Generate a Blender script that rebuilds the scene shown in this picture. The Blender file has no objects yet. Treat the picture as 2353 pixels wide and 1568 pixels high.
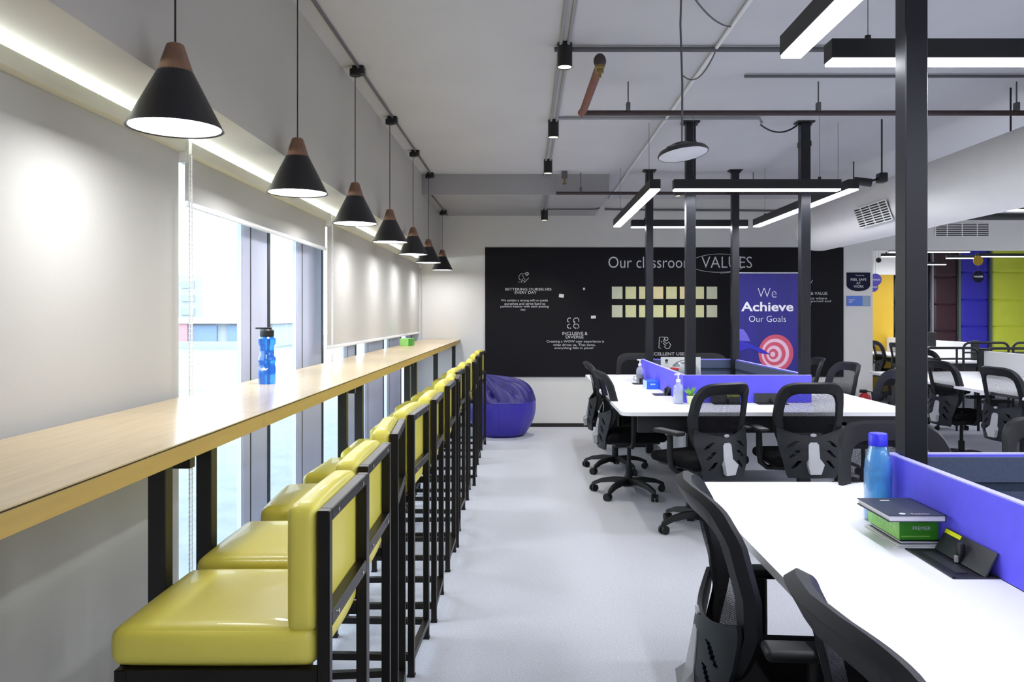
import bpy, bmesh, math, random
from mathutils import Vector, Matrix
S = bpy.context.scene
COL = S.collection
R = math.radians
rnd = random.Random(7)

# ------------------------------------------------------------------ camera, sky, lights, exposure
F, VX, VY, H = 1800.0, 1210.0, 724.0, 1.4        # focal (px of 2353), vanishing point, eye height
cd = bpy.data.cameras.new('camera')
cd.sensor_width = 36; cd.lens = 36*F/2353
cd.shift_x = -(VX-1176.5)/2353; cd.shift_y = -(784-VY)/2353
cd.clip_start = 0.05; cd.clip_end = 300
cam = bpy.data.objects.new('camera', cd); COL.objects.link(cam)
cam.location = (0, 0, H); cam.rotation_euler = (R(90), 0, 0)
S.camera = cam
S.view_settings.view_transform = 'Standard'; S.view_settings.look = 'None'
S.view_settings.exposure = 0.62; S.view_settings.gamma = 1; S.view_settings.use_curve_mapping = False
w = bpy.data.worlds.new('sky'); S.world = w; w.use_nodes = True
bgn = w.node_tree.nodes['Background']; bgn.inputs[0].default_value = (.86, .94, 1, 1); bgn.inputs[1].default_value = 4.2
S.cycles.max_bounces = 8; S.cycles.diffuse_bounces = 5; S.cycles.transparent_max_bounces = 12
S.cycles.use_denoising = True; S.cycles.sample_clamp_indirect = 8; S.cycles.caustics_reflective = False; S.cycles.caustics_refractive = False
PENDANT_W, BAR_W, FILL_BAR_W, DOWN_W = 3.6, 14.0, 30.0, 3.0

def area(name, loc, sx, sy, power, rot=(0, 0, 0), parent=None, col=(1, 1, 1), shape='RECTANGLE', spread=180):
    l = bpy.data.lights.new(name, 'AREA'); l.shape = shape; l.size = sx; l.size_y = sy; l.energy = power; l.color = col
    l.spread = R(spread)
    o = bpy.data.objects.new(name, l); COL.objects.link(o)
    if parent: o.parent = parent; o.location = Vector(loc) - parent.location
    else: o.location = loc
    o.rotation_euler = rot
    return o

# ------------------------------------------------------------------ materials
def lin(h):
    h = h.lstrip('#'); r = []
    for i in (0, 2, 4):
        c = int(h[i:i+2], 16)/255; r.append(c/12.92 if c <= .04045 else ((c+.055)/1.055)**2.4)
    return (*r, 1)
def mat(name, hexc, rough=.5, metal=0, var=.06, scale=8, bump=0, bscale=60, spec=.5, trans=0, alpha=None, stretch=None, coat=0, emit=0, emitc=None):
    m = bpy.data.materials.new(name); m.use_nodes = True; nt = m.node_tree; N = nt.nodes; L = nt.links
    b = N['Principled BSDF']; c = lin(hexc)
    tc = N.new('ShaderNodeTexCoord'); mp = N.new('ShaderNodeMapping'); L.new(tc.outputs['Object'], mp.inputs[0])
    if stretch: mp.inputs['Scale'].default_value = stretch
    nz = N.new('ShaderNodeTexNoise'); nz.inputs['Scale'].default_value = scale; nz.inputs['Detail'].default_value = 5
    L.new(mp.outputs[0], nz.inputs[0])
    cr = N.new('ShaderNodeValToRGB'); L.new(nz.outputs[0], cr.inputs[0])
    cr.color_ramp.elements[0].position = .3; cr.color_ramp.elements[1].position = .7
    cr.color_ramp.elements[0].color = (*[max(0, x*(1-var)) for x in c[:3]], 1)
    cr.color_ramp.elements[1].color = (*[min(1, x*(1+var)) for x in c[:3]], 1)
    L.new(cr.outputs[0], b.inputs['Base Color'])
    b.inputs['Roughness'].default_value = rough; b.inputs['Metallic'].default_value = metal
    b.inputs['Specular IOR Level'].default_value = spec; b.inputs['Transmission Weight'].default_value = trans
    b.inputs['Coat Weight'].default_value = coat
    if emit:
        b.inputs['Emission Color'].default_value = lin(emitc or hexc); b.inputs['Emission Strength'].default_value = emit
    if bump:
        n2 = N.new('ShaderNodeTexNoise'); n2.inputs['Scale'].default_value = bscale; n2.inputs['Detail'].default_value = 3
        L.new(mp.outputs[0], n2.inputs[0]); bp = N.new('ShaderNodeBump'); bp.inputs['Strength'].default_value = bump
        bp.inputs['Distance'].default_value = .004
        L.new(n2.outputs[0], bp.inputs['Height']); L.new(bp.outputs[0], b.inputs['Normal'])
    if alpha is not None: b.inputs['Alpha'].default_value = alpha
    return m
M = dict(
 wall=mat('white_paint', '#D6D5D0', .75, var=.015, scale=3, bump=.05),
 ceil=mat('ceiling_paint', '#C6C6C9', .8, var=.03, scale=1.5, bump=.1, bscale=20),
 beam=mat('beam_paint', '#BFBBB1', .8, var=.02, scale=2),
 soffit=mat('soffit_grey_paint', '#A2A2A3', .8, var=.03, scale=2),
 carpet=mat('carpet', '#B9BBC4', .95, var=.16, scale=150, bump=.5, bscale=420, spec=.1),
 bl=mat('blind_fabric', '#BDBCB6', .9, var=.01, scale=120, bump=.05, bscale=300, spec=.1),
 cass=mat('pelmet_cream', '#D3D2C0', .6, var=.02),
 white=mat('white_plastic', '#EDEDEC', .4, var=.01),
 board=mat('black_board', '#17171B', .8, var=.06, scale=3, spec=.2),
 ink=mat('white_print', '#C9C9CC', .6, var=.02),
 inkw=mat('white_bright_print', '#F4F4F8', .6, var=.01),
 desk=mat('white_laminate', '#EFEFF2', .33, var=.008, scale=4),
 deskedge=mat('white_edge_band', '#DCDCE0', .4, var=.01),
 purple=mat('purple_partition', '#6660FA', .6, var=.03, scale=30),
 purpedge=mat('purple_partition_edge', '#A9A6F2', .5, var=.02),
 liner=mat('blue_grey_felt', '#4C566E', .9, var=.08, scale=90, bump=.2),
 linerlo=mat('dark_blue_grey_felt', '#2E3A4E', .9, var=.08, scale=90, bump=.2),
 black=mat('black_powder_coat', '#141517', .45, var=.1, scale=20),
 post=mat('charcoal_steel', '#1B1C22', .38, var=.08, scale=10, metal=.2),
 stoolm=mat('black_steel_tube', '#17130F', .38, var=.1, scale=30, metal=.4),
 plas=mat('black_plastic', '#0E0F11', .5, var=.1, scale=15, spec=.35),
 shell=mat('grey_back_shell', '#1B1E22', .45, var=.06, scale=15, spec=.4),
 rim=mat('charcoal_rim', '#141518', .5, var=.05, scale=15, spec=.35),
 fab=mat('black_seat_fabric', '#0D0D0F', .95, var=.2, scale=200, bump=.3, spec=.1),
 silver=mat('silver_plastic', '#B9BABD', .35, var=.02, metal=.35),
 chrome=mat('chrome', '#C8C8CC', .15, metal=1, var=.02),
 yel=mat('yellow_leatherette', '#DFD45A', .42, var=.035, scale=5, bump=.06, bscale=220, coat=.1),
 wood=mat('counter_laminate_oak', '#C9B48C', .22, var=.06, scale=5, stretch=(14, 1, 1), spec=.5),
 ply=mat('golden_edge_band', '#B99C58', .5, var=.06, scale=4, stretch=(1, 1, 12)),
 dark=mat('dark_edge_line', '#33271F', .6),
 capw=mat('walnut_cap', '#7C5D48', .5, var=.2, scale=8, stretch=(6, 6, 1)),
 shade=mat('black_lamp_shade', '#1B1B20', .42, var=.05),
 inner=mat('white_enamel', '#F2F2F2', .5, var=.01),
 glow=mat('lamp_glow', '#FFFFFF', .5, emit=6, emitc='#F4F3FF'),
 glowc=mat('cove_glow', '#FFFFFF', .5, emit=24, emitc='#EAF6FF'), glowb=mat('bar_glow', '#FFFFFF', .5, emit=5, emitc='#EFEFFF'),
 gloww=mat('warm_downlight_glow', '#FFF4D0', .5, emit=3, emitc='#FFF3C8'),
 glowoff=mat('frosted_diffuser', '#E4E4E8', .5),
 conduit=mat('painted_conduit', '#9A9B9D', .5, var=.05, metal=.2),
 cgrey=mat('dark_grey_conduit', '#5E5E60', .5, var=.05),
 copper=mat('oxide_red_pipe', '#7A4A3C', .55, var=.15, scale=12),
 brown=mat('dark_brown_pipe', '#3E3030', .55, var=.15, scale=12),
 brass=mat('brass', '#8C7A4A', .35, metal=.8),
 duct=mat('duct_fabric', '#F0EEE8', .7, var=.02, scale=4, bump=.1, bscale=12),
 alu=mat('anodised_mullion', '#C6CCE2', .6, metal=0, var=.04, scale=3),
 alud=mat('dark_mullion_gasket', '#26303A', .5),
 bean=mat('purple_leatherette', '#3A2FA6', .42, var=.06, scale=6, bump=.15, bscale=25, coat=.1),
 beann=mat('dark_purple_nylon', '#241D6E', .5, var=.1, scale=8, bump=.3, bscale=15),
 navy=mat('navy_print', '#12152E', .7, var=.04, spec=.2),
 bsign=mat('sky_blue_print', '#4F74C8', .55, var=.03),
 signg=mat('pale_grey_blue_print', '#8FA4B8', .6, var=.05),
 ban=mat('indigo_banner', '#221C80', .5, var=.18, scale=2, stretch=(6, 1, .3)),
 pink=mat('rose_print', '#D2546E', .6, var=.05), pinkl=mat('pale_pink_print', '#EBC3D6', .6, var=.04),
 blu=mat('blue_print', '#2E29B8', .6), lav=mat('lavender_print', '#6E63D6', .6),
 note=mat('cream_paper', '#DDDCA6', .9, var=.07, scale=9), noteb=mat('white_paper', '#DADBD6', .9, var=.02),
 notep=mat('pale_sage_paper', '#CFD1B4', .9, var=.05, scale=9), noteo=mat('peach_paper', '#EFDDA8', .9, var=.06, scale=9),
 green=mat('green_carton', '#3F9A22', .4, var=.1, scale=6), greenl=mat('light_green_carton', '#86C758', .4, var=.12, scale=6),
 gpale=mat('pale_green_carton', '#9BE07C', .4, var=.06),
 bluebox=mat('bright_blue_carton', '#2F6BE8', .4, var=.05), bluel=mat('pale_blue_carton', '#B9D8F2', .4, var=.05),
 book=mat('slate_cover', '#2A3040', .55, var=.05), page=mat('paper_block', '#D8D8DC', .9),
 bcap=mat('blue_bottle_cap', '#2F31D8', .3, var=.03),
 botd=mat('deep_blue_bottle_plastic', '#2B7BEA', .12, trans=.65, var=.05),

 gel=mat('sanitiser_gel', '#C9D3F6', .2, trans=.3, var=.01),
 tray=mat('power_box_grey', '#2B2C30', .4, var=.05), traydk=mat('power_box_dark', '#17171A', .4), tapey=mat('yellow_tape', '#D9E021', .6),
 grey=mat('mid_grey_plastic', '#8B8F94', .45), leaf=mat('green_leaf', '#6FA845', .5, var=.2, scale=20), pot=mat('cream_pot', '#DDE3B8', .6),
 helm=mat('helmet_grey', '#606268', .25, var=.05, coat=.5), helmk=mat('helmet_black', '#18181B', .25, coat=.5), red=mat('red_gloss', '#C22A30', .3), 
 ochre=mat('ochre_paint', '#AE8C0A', .6, var=.04, scale=1), padb=mat('blue_pad', '#2824A0', .45, var=.05, scale=3), padl=mat('lime_pad', '#C4CF3C', .45, var=.05, scale=3),
 padm=mat('maroon_pad', '#2B1019', .45, var=.1, scale=3), padn=mat('black_navy_pad', '#0C0E18', .45, var=.1, scale=3),
 gtrim=mat('grey_metal_trim', '#5F6B6C', .4, metal=.4), strim=mat('silver_trim', '#8C8C96', .35, metal=.5),
 dgrey=mat('dark_grey_paint', '#4A4A4C', .7), skirt=mat('black_skirting', '#1B1613', .6),
 pave=mat('pale_paving', '#70797F', .8, var=.1, scale=3), bld=mat('pale_render', '#9CA0A4', .8, var=.05), bldg=mat('shop_glass', '#7488A0', .5), bldr=mat('shop_red', '#B08488', .6), bldw=mat('far_window', '#8C9AA6', .3),
)
def special(name, fn):
    m = bpy.data.materials.new(name); m.use_nodes = True; nt = m.node_tree
    for n in list(nt.nodes): nt.nodes.remove(n)
    o = nt.nodes.new('ShaderNodeOutputMaterial'); fn(nt.nodes, nt.links, o); return m
def _glass(N, L, o):
    a = N.new('ShaderNodeBsdfTransparent'); a.inputs[0].default_value = (.93, .97, 1, 1); g = N.new('ShaderNodeBsdfGlossy'); g.inputs['Roughness'].default_value = .02
    mx = N.new('ShaderNodeMixShader'); mx.inputs[0].default_value = .05
    L.new(a.outputs[0], mx.inputs[1]); L.new(g.outputs[0], mx.inputs[2]); L.new(mx.outputs[0], o.inputs[0])
M['glass'] = special('window_glass', _glass)
def tint(c, k=.12, d=None):
    def f(N, L, o):
        a = N.new('ShaderNodeBsdfTransparent'); a.inputs[0].default_value = (*c, 1); g = N.new('ShaderNodeBsdfGlossy'); g.inputs['Roughness'].default_value = .08
        df = N.new('ShaderNodeBsdfDiffuse'); df.inputs[0].default_value = (*(d or c), 1); m1 = N.new('ShaderNodeMixShader'); m1.inputs[0].default_value = .3
        lw = N.new('ShaderNodeLayerWeight'); lw.inputs[0].default_value = .25; mx = N.new('ShaderNodeMixShader')
        L.new(a.outputs[0], m1.inputs[1]); L.new(df.outputs[0], m1.inputs[2]); L.new(lw.outputs['Facing'], mx.inputs[0]); L.new(m1.outputs[0], mx.inputs[1]); L.new(g.outputs[0], mx.inputs[2]); L.new(mx.outputs[0], o.inputs[0])
    return f
M['bot'] = special('blue_bottle_plastic', tint((.62, .86, 1), d=(.2, .55, 1)))
M['water'] = special('bottle_water', tint((.6, .88, 1), d=(.3, .7, 1)))
M['clearb'] = special('clear_bottle_plastic', tint((.93, .96, 1), d=(.85, .9, 1)))
def _mesh(N, L, o):      # woven see-through net
    tc = N.new('ShaderNodeTexCoord'); mp = N.new('ShaderNodeMapping'); mp.inputs['Rotation'].default_value = (0, R(45), 0); mp.inputs['Scale'].default_value = (260, 260, 260)
    L.new(tc.outputs['Object'], mp.inputs[0]); ch = N.new('ShaderNodeTexChecker'); ch.inputs['Scale'].default_value = 1; L.new(mp.outputs[0], ch.inputs[0])
    d = N.new('ShaderNodeBsdfDiffuse'); d.inputs[0].default_value = (.012, .012, .014, 1); t = N.new('ShaderNodeBsdfTransparent')
    mr = N.new('ShaderNodeMapRange'); L.new(ch.outputs['Fac'], mr.inputs[0]); mr.inputs[3].default_value = .1; mr.inputs[4].default_value = .75
    sx = N.new('ShaderNodeSeparateXYZ'); L.new(tc.outputs['Object'], sx.inputs[0]); m2 = N.new('ShaderNodeMapRange'); L.new(sx.outputs['Z'], m2.inputs[0])
    m2.inputs[1].default_value = .70; m2.inputs[2].default_value = .80; m2.inputs[3].default_value = .2; m2.inputs[4].default_value = 1; mu = N.new('ShaderNodeMath'); mu.operation = 'MULTIPLY'; L.new(mr.outputs[0], mu.inputs[0]); L.new(m2.outputs[0], mu.inputs[1])
    mx = N.new('ShaderNodeMixShader'); L.new(mu.outputs[0], mx.inputs[0]); L.new(d.outputs[0], mx.inputs[1]); L.new(t.outputs[0], mx.inputs[2]); L.new(mx.outputs[0], o.inputs[0])
M['mesh'] = special('chair_mesh_net', _mesh)

# ------------------------------------------------------------------ builders
class G:
    """collects shapes in world coordinates; build() makes ONE mesh object"""
    def __init__(s): s.b = bmesh.new()
    def _merge(s, o):
        me = bpy.data.meshes.new('t'); o.to_mesh(me); o.free(); s.b.from_mesh(me); bpy.data.meshes.remove(me)
    def box(s, x0, x1, y0, y1, z0, z1, bev=0, seg=2, rot=0, puff=0, cuts=0):
        o = bmesh.new(); bmesh.ops.create_cube(o, size=1)
        if cuts: bmesh.ops.subdivide_edges(o, edges=o.edges[:], cuts=cuts+6, use_grid_fill=True)
        c = Vector(((x0+x1)/2, (y0+y1)/2, (z0+z1)/2)); sx, sy, sz = x1-x0, y1-y0, z1-z0; hs = (sx/2, sy/2, sz/2)
        for v in o.verts:
            x, y, z = [math.sin(math.pi*a) if cuts and abs(a) < .4999 else a*2 for a in v.co]
            p = Vector((x*hs[0], y*hs[1], z*hs[2]))
            if cuts:
                rb = min(bev, min(hs)*.98); q = Vector([max(-(h-rb), min(h-rb, a)) for a, h in zip(p, hs)])
                if (p-q).length > 1e-9: p = q+(p-q).normalized()*rb
                if puff:
                    p.z += math.copysign(puff*(1-x*x)*(1-y*y), z) if abs(z) > .9 else 0
                    p.x += math.copysign(puff*(1-z*z)*(1-y*y), x) if abs(x) > .9 and sx > sz*.7 else 0
                    p.y += math.copysign(puff*.6*(1-x*x)*(1-z*z), y) if abs(y) > .9 else 0
            v.co = p
        if cuts: bev = 0
        if bev:
            es = [e for e in o.edges if len(e.link_faces) == 2 and e.calc_face_angle() > .9]
            bmesh.ops.bevel(o, geom=es, offset=bev, segments=seg, affect='EDGES', profile=.5)
        m = Matrix.Translation(c) @ Matrix.Rotation(rot, 4, 'Z') if rot else Matrix.Translation(c)
        bmesh.ops.transform(o, matrix=m, verts=o.verts); s._merge(o); return s
    def cyl(s, p, q, r0, r1=None, seg=12, caps=True):
        r1 = r0 if r1 is None else r1; p, q = Vector(p), Vector(q); d = q-p
        o = bmesh.new(); bmesh.ops.create_cone(o, cap_ends=caps, segments=seg, radius1=r0, radius2=r1, depth=d.length)
        m = Matrix.Translation((p+q)/2) @ d.to_track_quat('Z', 'Y').to_matrix().to_4x4()
        bmesh.ops.transform(o, matrix=m, verts=o.verts); s._merge(o); return s
    def ball(s, c, r, sc=(1, 1, 1), seg=12):
        o = bmesh.new(); bmesh.ops.create_uvsphere(o, u_segments=seg, v_segments=max(6, seg//2+2), radius=r)
        bmesh.ops.transform(o, matrix=Matrix.Translation(c) @ Matrix.Diagonal((*sc, 1)), verts=o.verts); s._merge(o); return s
    def lathe(s, c, prof, seg=24, sx=1, sy=1):
        c = Vector(c); rings = []
        for r, z in prof:
            if r < 1e-5: rings.append([s.b.verts.new(c+Vector((0, 0, z)))])
            else: rings.append([s.b.verts.new(c+Vector((r*sx*math.cos(2*math.pi*i/seg), r*sy*math.sin(2*math.pi*i/seg), z))) for i in range(seg)])
        for a, b in zip(rings, rings[1:]):
            for i in range(seg):
                j = (i+1) % seg
                if len(a) == 1 and len(b) == 1: continue
                if len(a) == 1: s.b.faces.new((a[0], b[j], b[i])) if False else s.b.faces.new((a[0], b[i], b[j]))
                elif len(b) == 1: s.b.faces.new((a[i], a[j], b[0]))
                else: s.b.faces.new((a[i], a[j], b[j], b[i]))
        return s
    def tube(s, pts, r, seg=8, closed=False):
        pts = [Vector(p) for p in pts]; n = len(pts); rings = []; up = None
        for i, p in enumerate(pts):
            a = pts[(i-1) % n] if (closed or i) else p; b = pts[(i+1) % n] if (closed or i < n-1) else p
            t = (b-a).normalized()
            if up is None: up = Vector((0, 0, 1)) if abs(t.z) < .9 else Vector((1, 0, 0))
            sd = t.cross(up).normalized(); up = sd.cross(t).normalized()
            rr = r[i] if isinstance(r, (list, tuple)) else r
            rings.append([s.b.verts.new(p+(sd*math.cos(2*math.pi*k/seg)+up*math.sin(2*math.pi*k/seg))*rr) for k in range(seg)])
        pr = list(zip(rings, rings[1:])) + ([(rings[-1], rings[0])] if closed else [])
        for a, b in pr:
            for k in range(seg): s.b.faces.new((a[k], a[(k+1) % seg], b[(k+1) % seg], b[k]))
        if not closed: s.b.faces.new(rings[0][::-1]); s.b.faces.new(rings[-1])
        return s
    def prism(s, pts, d):
        """polygon pts (3D) extruded by vector d"""
        d = Vector(d); a = [s.b.verts.new(Vector(p)) for p in pts]; b = [s.b.verts.new(Vector(p)+d) for p in pts]; n = len(pts)
        s.b.faces.new(a[::-1]); s.b.faces.new(b)
        for i in range(n): s.b.faces.new((a[i], a[(i+1) % n], b[(i+1) % n], b[i]))
        return s
    def grid(s, fn, nu, nv, thick=0, hole=None):
        V = [[s.b.verts.new(fn(i/nu, j/nv)) for j in range(nv+1)] for i in range(nu+1)]
        fs = []
        for i in range(nu):
            for j in range(nv):
                if hole and hole((i+.5)/nu, (j+.5)/nv): continue
                fs.append(s.b.faces.new((V[i][j], V[i+1][j], V[i+1][j+1], V[i][j+1])))
        if thick:
            s.b.normal_update(); bmesh.ops.solidify(s.b, geom=fs, thickness=thick)
        return s
    def build(s, name, m, parent=None, smooth=None, label=None, recalc=True):
        if recalc: bmesh.ops.recalc_face_normals(s.b, faces=s.b.faces[:])
        off = Vector((0, 0, 0)); p = parent
        while p is not None: off += p.location; p = p.parent
        me = bpy.data.meshes.new(name)
        if parent is None:      # a top-level mesh: origin at its base centre
            xs = [v.co for v in s.b.verts]
            off = Vector(((min(c.x for c in xs)+max(c.x for c in xs))/2, (min(c.y for c in xs)+max(c.y for c in xs))/2, min(c.z for c in xs)))
        bmesh.ops.translate(s.b, vec=-off, verts=s.b.verts); s.b.to_mesh(me); s.b.free()
        me.materials.append(M[m] if isinstance(m, str) else m)
        if smooth is None or smooth:
            me.shade_smooth(); 
            try: me.set_sharp_from_angle(angle=R(38))
            except Exception: pass
        o = bpy.data.objects.new(name, me); COL.objects.link(o)
        if parent is not None: o.parent = parent
        else: o.location = off
        if label: o['label'] = label
        return o
def thing(name, label, cat, loc, group=None):
    o = bpy.data.objects.new(name, None); o.empty_display_size = .1; COL.objects.link(o); o.location = loc
    tag(o, label, cat, group); return o
def tag(o, label, cat, group=None):
    o['label'] = label; o['category'] = cat
    if group: o['group'] = group
    return o
def struct(o): o['kind'] = 'structure'; return o
def kids(o): return [c for c in bpy.data.objects if c.parent == o]
def dup(root, loc, rot, label, tree=None):
    def cp(o, par):
        c = o.copy(); COL.objects.link(c)
        if par is not None: c.parent = par
        for k in tree[o]: cp(k, c)
        return c
    r = cp(root, None); r.location = loc; r.rotation_euler = (0, 0, rot); r['label'] = label; return r
def tree_of(root):
    t = {}
    def rec(o):
        t[o] = kids(o)
        for k in t[o]: rec(k)
    rec(root); return t
def PX(px, Y): return (px-VX)*Y/F
def PZ(py, Y): return H-(py-VY)*Y/F

FONT = bpy.data.fonts.load('<builtin>')
def lettering(txt, parent, m, org, U, V, wdt, hgt=None, bold=0, depth=.001, center=True, name='lettering', label=None, nrm=None):
    """flat print: bbox fitted to wdt (and hgt), origin org = centre-bottom (or left-bottom)"""
    c = bpy.data.curves.new('f', 'FONT'); c.body = txt; c.size = 1; c.font = FONT; c.offset = bold; c.align_x = 'CENTER'; c.resolution_u = 3
    o = bpy.data.objects.new('f', c); COL.objects.link(o)
    dg = bpy.context.evaluated_depsgraph_get(); me = bpy.data.meshes.new_from_object(o.evaluated_get(dg))
    bpy.data.objects.remove(o); bpy.data.curves.remove(c)
    xs = [v.co.x for v in me.vertices]; ys = [v.co.y for v in me.vertices]
    x0, x1, y0, y1 = min(xs), max(xs), min(ys), max(ys); sx = wdt/(x1-x0); sy = sx if hgt is None else hgt/(y1-y0)
    U, V = Vector(U), Vector(V); N = U.cross(V).normalized(); off = Vector((0, 0, 0)); p = parent
    while p is not None: off += p.location; p = p.parent
    org = Vector(org)
    for v in me.vertices:
        u = (v.co.x-(x0+x1)/2)*sx + (0 if center else wdt/2); q = (v.co.y-y0)*sy
        v.co = org+U*u+V*q+N*depth-off
    me.name = name; me.materials.clear(); me.materials.append(M[m])
    ob = bpy.data.objects.new(name, me); COL.objects.link(ob); ob.parent = parent
    if label: ob['label'] = label
    return ob
XU, ZU = (1, 0, 0), (0, 0, 1)      # U x V = -Y : faces the camera

# ================================================================== room shell
ZC = 2.85; D = 9.8
struct(G().box(-1.62, 11, -3, 16.2, -.1, 0).build('floor', 'carpet', smooth=False))
struct(G().box(-1.62, 11, -3, 16.2, ZC, ZC+.1).build('ceiling', 'ceil', smooth=False))
wb = struct(G().box(-1.62, 4.33, D, D+.2, 0, ZC).build('wall_back', 'wall', smooth=False))
struct(G().box(4.33, 11, D, D+.2, 2.22, ZC).build('trim_1', 'wall', smooth=False))             # header over the wide opening
struct(G().box(-1.62, 11, -3.1, -3, 0, ZC).build('wall_front', 'wall', smooth=False))
struct(G().box(11, 11.1, -3, 16.2, 0, ZC).build('wall_right', 'wall', smooth=False))
struct(G().box(4.2, 11, 16.2, 16.3, 0, ZC).build('wall_far', 'dgrey', smooth=False))
struct(G().box(4.13, 4.33, D+.2, 16.2, 0, ZC).build('wall_side', 'wall', smooth=False))
struct(G().box(-1.62, -1.08, -3, D, 2.11, ZC).build('trim_2', 'beam', smooth=False))           # downstand over the windows
struct(G().box(-1.08, .85, 8.06, D, 2.64, ZC).build('trim_3', 'soffit', smooth=False))       # boxed beam at the back
struct(G().box(-.83, 4.33, D-.012, D, 0, .045).build('baseboard_back', 'skirt', smooth=False))
struct(G().box(-1.6, -1.3, -3, D, 0, .03).build('trim_4', 'alu', smooth=False))
# window wall : mullion panels and panes between them
cols = [(-3, -2.5), (-1.4, -.8), (.6, 1.1), (2.0, 2.45), (3.98, 4.40), (4.92, 5.55), (6.2, 6.62), (7.0, 7.9), (8.12, 9.0), (9.35, 9.8)]
wl = bpy.data.objects.new('wall_left', None); COL.objects.link(wl); struct(wl)
for a, b in cols:
    c = G().box(-1.462, -1.44, a, b, .03, 2.11, .004).build('mullion', 'alu', wl, smooth=False)
    G().box(-1.4399, -1.436, b-.05, b-.008, .03, 2.11).build('gasket', 'alud', c, smooth=False)
    G().box(-1.4399, -1.4385, a+.10, a+.112, .03, 2.11).build('gasket', 'alud', c, smooth=False)
for i, ((a, b), (c, d)) in enumerate(zip(cols, cols[1:])):
    wn = bpy.data.objects.new('window_%d' % (i+1), None); COL.objects.link(wn); struct(wn); wn.location = (-1.5, (b+c)/2, 0)
    g = G(); g.box(-1.465, -1.445, b, c, .03, .07).box(-1.465, -1.445, b, c, 2.09, 2.11).box(-1.465, -1.445, b, b+.015, .07, 2.09).box(-1.465, -1.445, c-.015, c, .07, 2.09)
    g.build('window_frame', 'alu', wn, smooth=False)
    G().box(-1.457, -1.452, b+.015, c-.015, .07, 2.09).build('pane', 'glass', wn, smooth=False)

# outside
struct(G().box(-60, -1.7, -30, 60, -.25, -.12).build('trim_5', 'pave', smooth=False))
t = thing('building', 'low shop row with blue glass fronts and a red pillar seen through the window', 'building', (-18, 38, -.12))
G().box(-24, -12, 36, 42, -.12, .15).build('plinth', 'bld', t, smooth=False)
G().box(-24, -12, 37, 42, .15, 1.0).build('wall', 'bld', t, smooth=False)
for k in range(6): G().box(-23.6+k*1.9, -22.2+k*1.9, 36.9, 37, .1, .9).build('shop_window', 'bldg', t, smooth=False)
G().box(-16.4, -15.9, 36.7, 37, -.1, 1.2).build('pillar', 'bldr', t, smooth=False)
G().box(-24.2, -11.8, 36.6, 42, 1.0, 1.25).build('canopy', 'white', t, smooth=False)
t = thing('building', 'tall pale block with rows of windows standing behind the shop row', 'building', (-30, 60, -.12))
G().box(-34, -24, 58, 64, -.12, 4.4).build('wall', 'bld', t, smooth=False)
for r_ in range(4):
    for k in range(6): G().box(-33.5+k*1.6, -32.6+k*1.6, 57.9, 58, .4+r_, .9+r_).build('window', 'bldw', t, smooth=False)

# ================================================================== roller blinds
def blind(label, y0, y1, zbot, x=-1.34, cap=True):
    t = thing('roller_blind', label, 'blind', (x, (y0+y1)/2, zbot), 'roller blinds along the window wall')
    G().box(x-.05, x+.03, y0, y1, 2.028, 2.08, .008).build('cassette', 'cass', t)
    g = G()
    def f(u, v): return Vector((x-.004+.004*math.sin(v*17+y0)*(1 if zbot < .5 else .4), y0+.012+(y1-y0-.024)*v, 2.03+(zbot-2.03)*u))
    g.grid(f, 6, 40, .002); g.build('blind_fabric', 'bl', t)
    G().box(x-.012, x+.008, y0+.01, y1-.01, zbot-.022, zbot, .004).build('bottom_bar', 'white', t)
    e = y1+.004
    G().box(x-.045, x+.035, y1-.012, y1, 1.99, 2.085, .01).build('bracket', 'white', t)
    g = G(); zb = .35 if zbot < .5 else max(.75, zbot-.8)
    n = 60
    pts = [(x+.045, y1-.012+.016*math.cos(a), zb+.3+.0*a) for a in (0,)]
    for s_ in (-.011, .011):
        g.tube([(x+.04, y1+.002+s_, 2.02), (x+.04, y1+.002+s_, zb)], .0028, 6)
        for k in range(90): g.ball((x+.04, y1+.002+s_, zb+(1.98-zb)*k/90), .0042, seg=6)
    g.build('chain', 'white', t)
    return t
blind('full-drop white blind nearest the camera, hanging to the floor', -3, 3.03, .04)
blind('short white blind rolled up above the open window behind the bottle', 3.07, 5.24, 1.85)
blind('half-lowered white blind beyond the open window, ending above the counter', 5.28, 9.79, 1.19)

t = thing('cove_light', 'Slim white light strip glowing above the blind pelmets under the beam', 'lamp', (-1.385, 3.4, 2.06))
G().box(-1.405, -1.392, -2.9, 9.7, 2.05, 2.10).build('channel', 'alu', t, smooth=False)
G().box(-1.392, -1.388, -2.9, 9.7, 2.055, 2.098).build('diffuser', 'glowc', t, smooth=False)
# ================================================================== bar counter
CX0, CX1 = -1.285, -.824; CT = 1.095
t = thing('bar_counter', 'long oak-topped bar counter with black legs along the window wall', 'counter', (-1.05, 4, 0))
J = [-1.2, 2.46, 5.33, D-.02]
for a, b in zip(J, J[1:]):
    p = G().box(CX0, CX1, a+.0015, b-.0015, CT-.048, CT-.003, .001).build('tabletop', 'ply', t, smooth=False)
    G().box(CX0, CX1+.0006, a+.0015, b-.0015, CT-.003, CT).build('laminate_sheet', 'wood', p, smooth=False)
    G().box(CX1, CX1+.0008, a+.0015, b-.0015, CT-.0062, CT-.003).build('edge_line', 'dark', p, smooth=False)
for y in (.1, 1.87, 2.14, 3.73, 4.09, 5.74, 6.09, 7.53, 9.4):
    G().box(-.895, -.853, y-.02, y+.02, 0, CT-.048, .002).build('leg', 'black', t, smooth=False)
for y in (.1, 2.0, 3.9, 5.9, 7.53, 9.4):
    G().box(-1.27, -.853, y-.015, y+.015, CT-.085, CT-.05).build('cross_rail', 'black', t, smooth=False)

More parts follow.
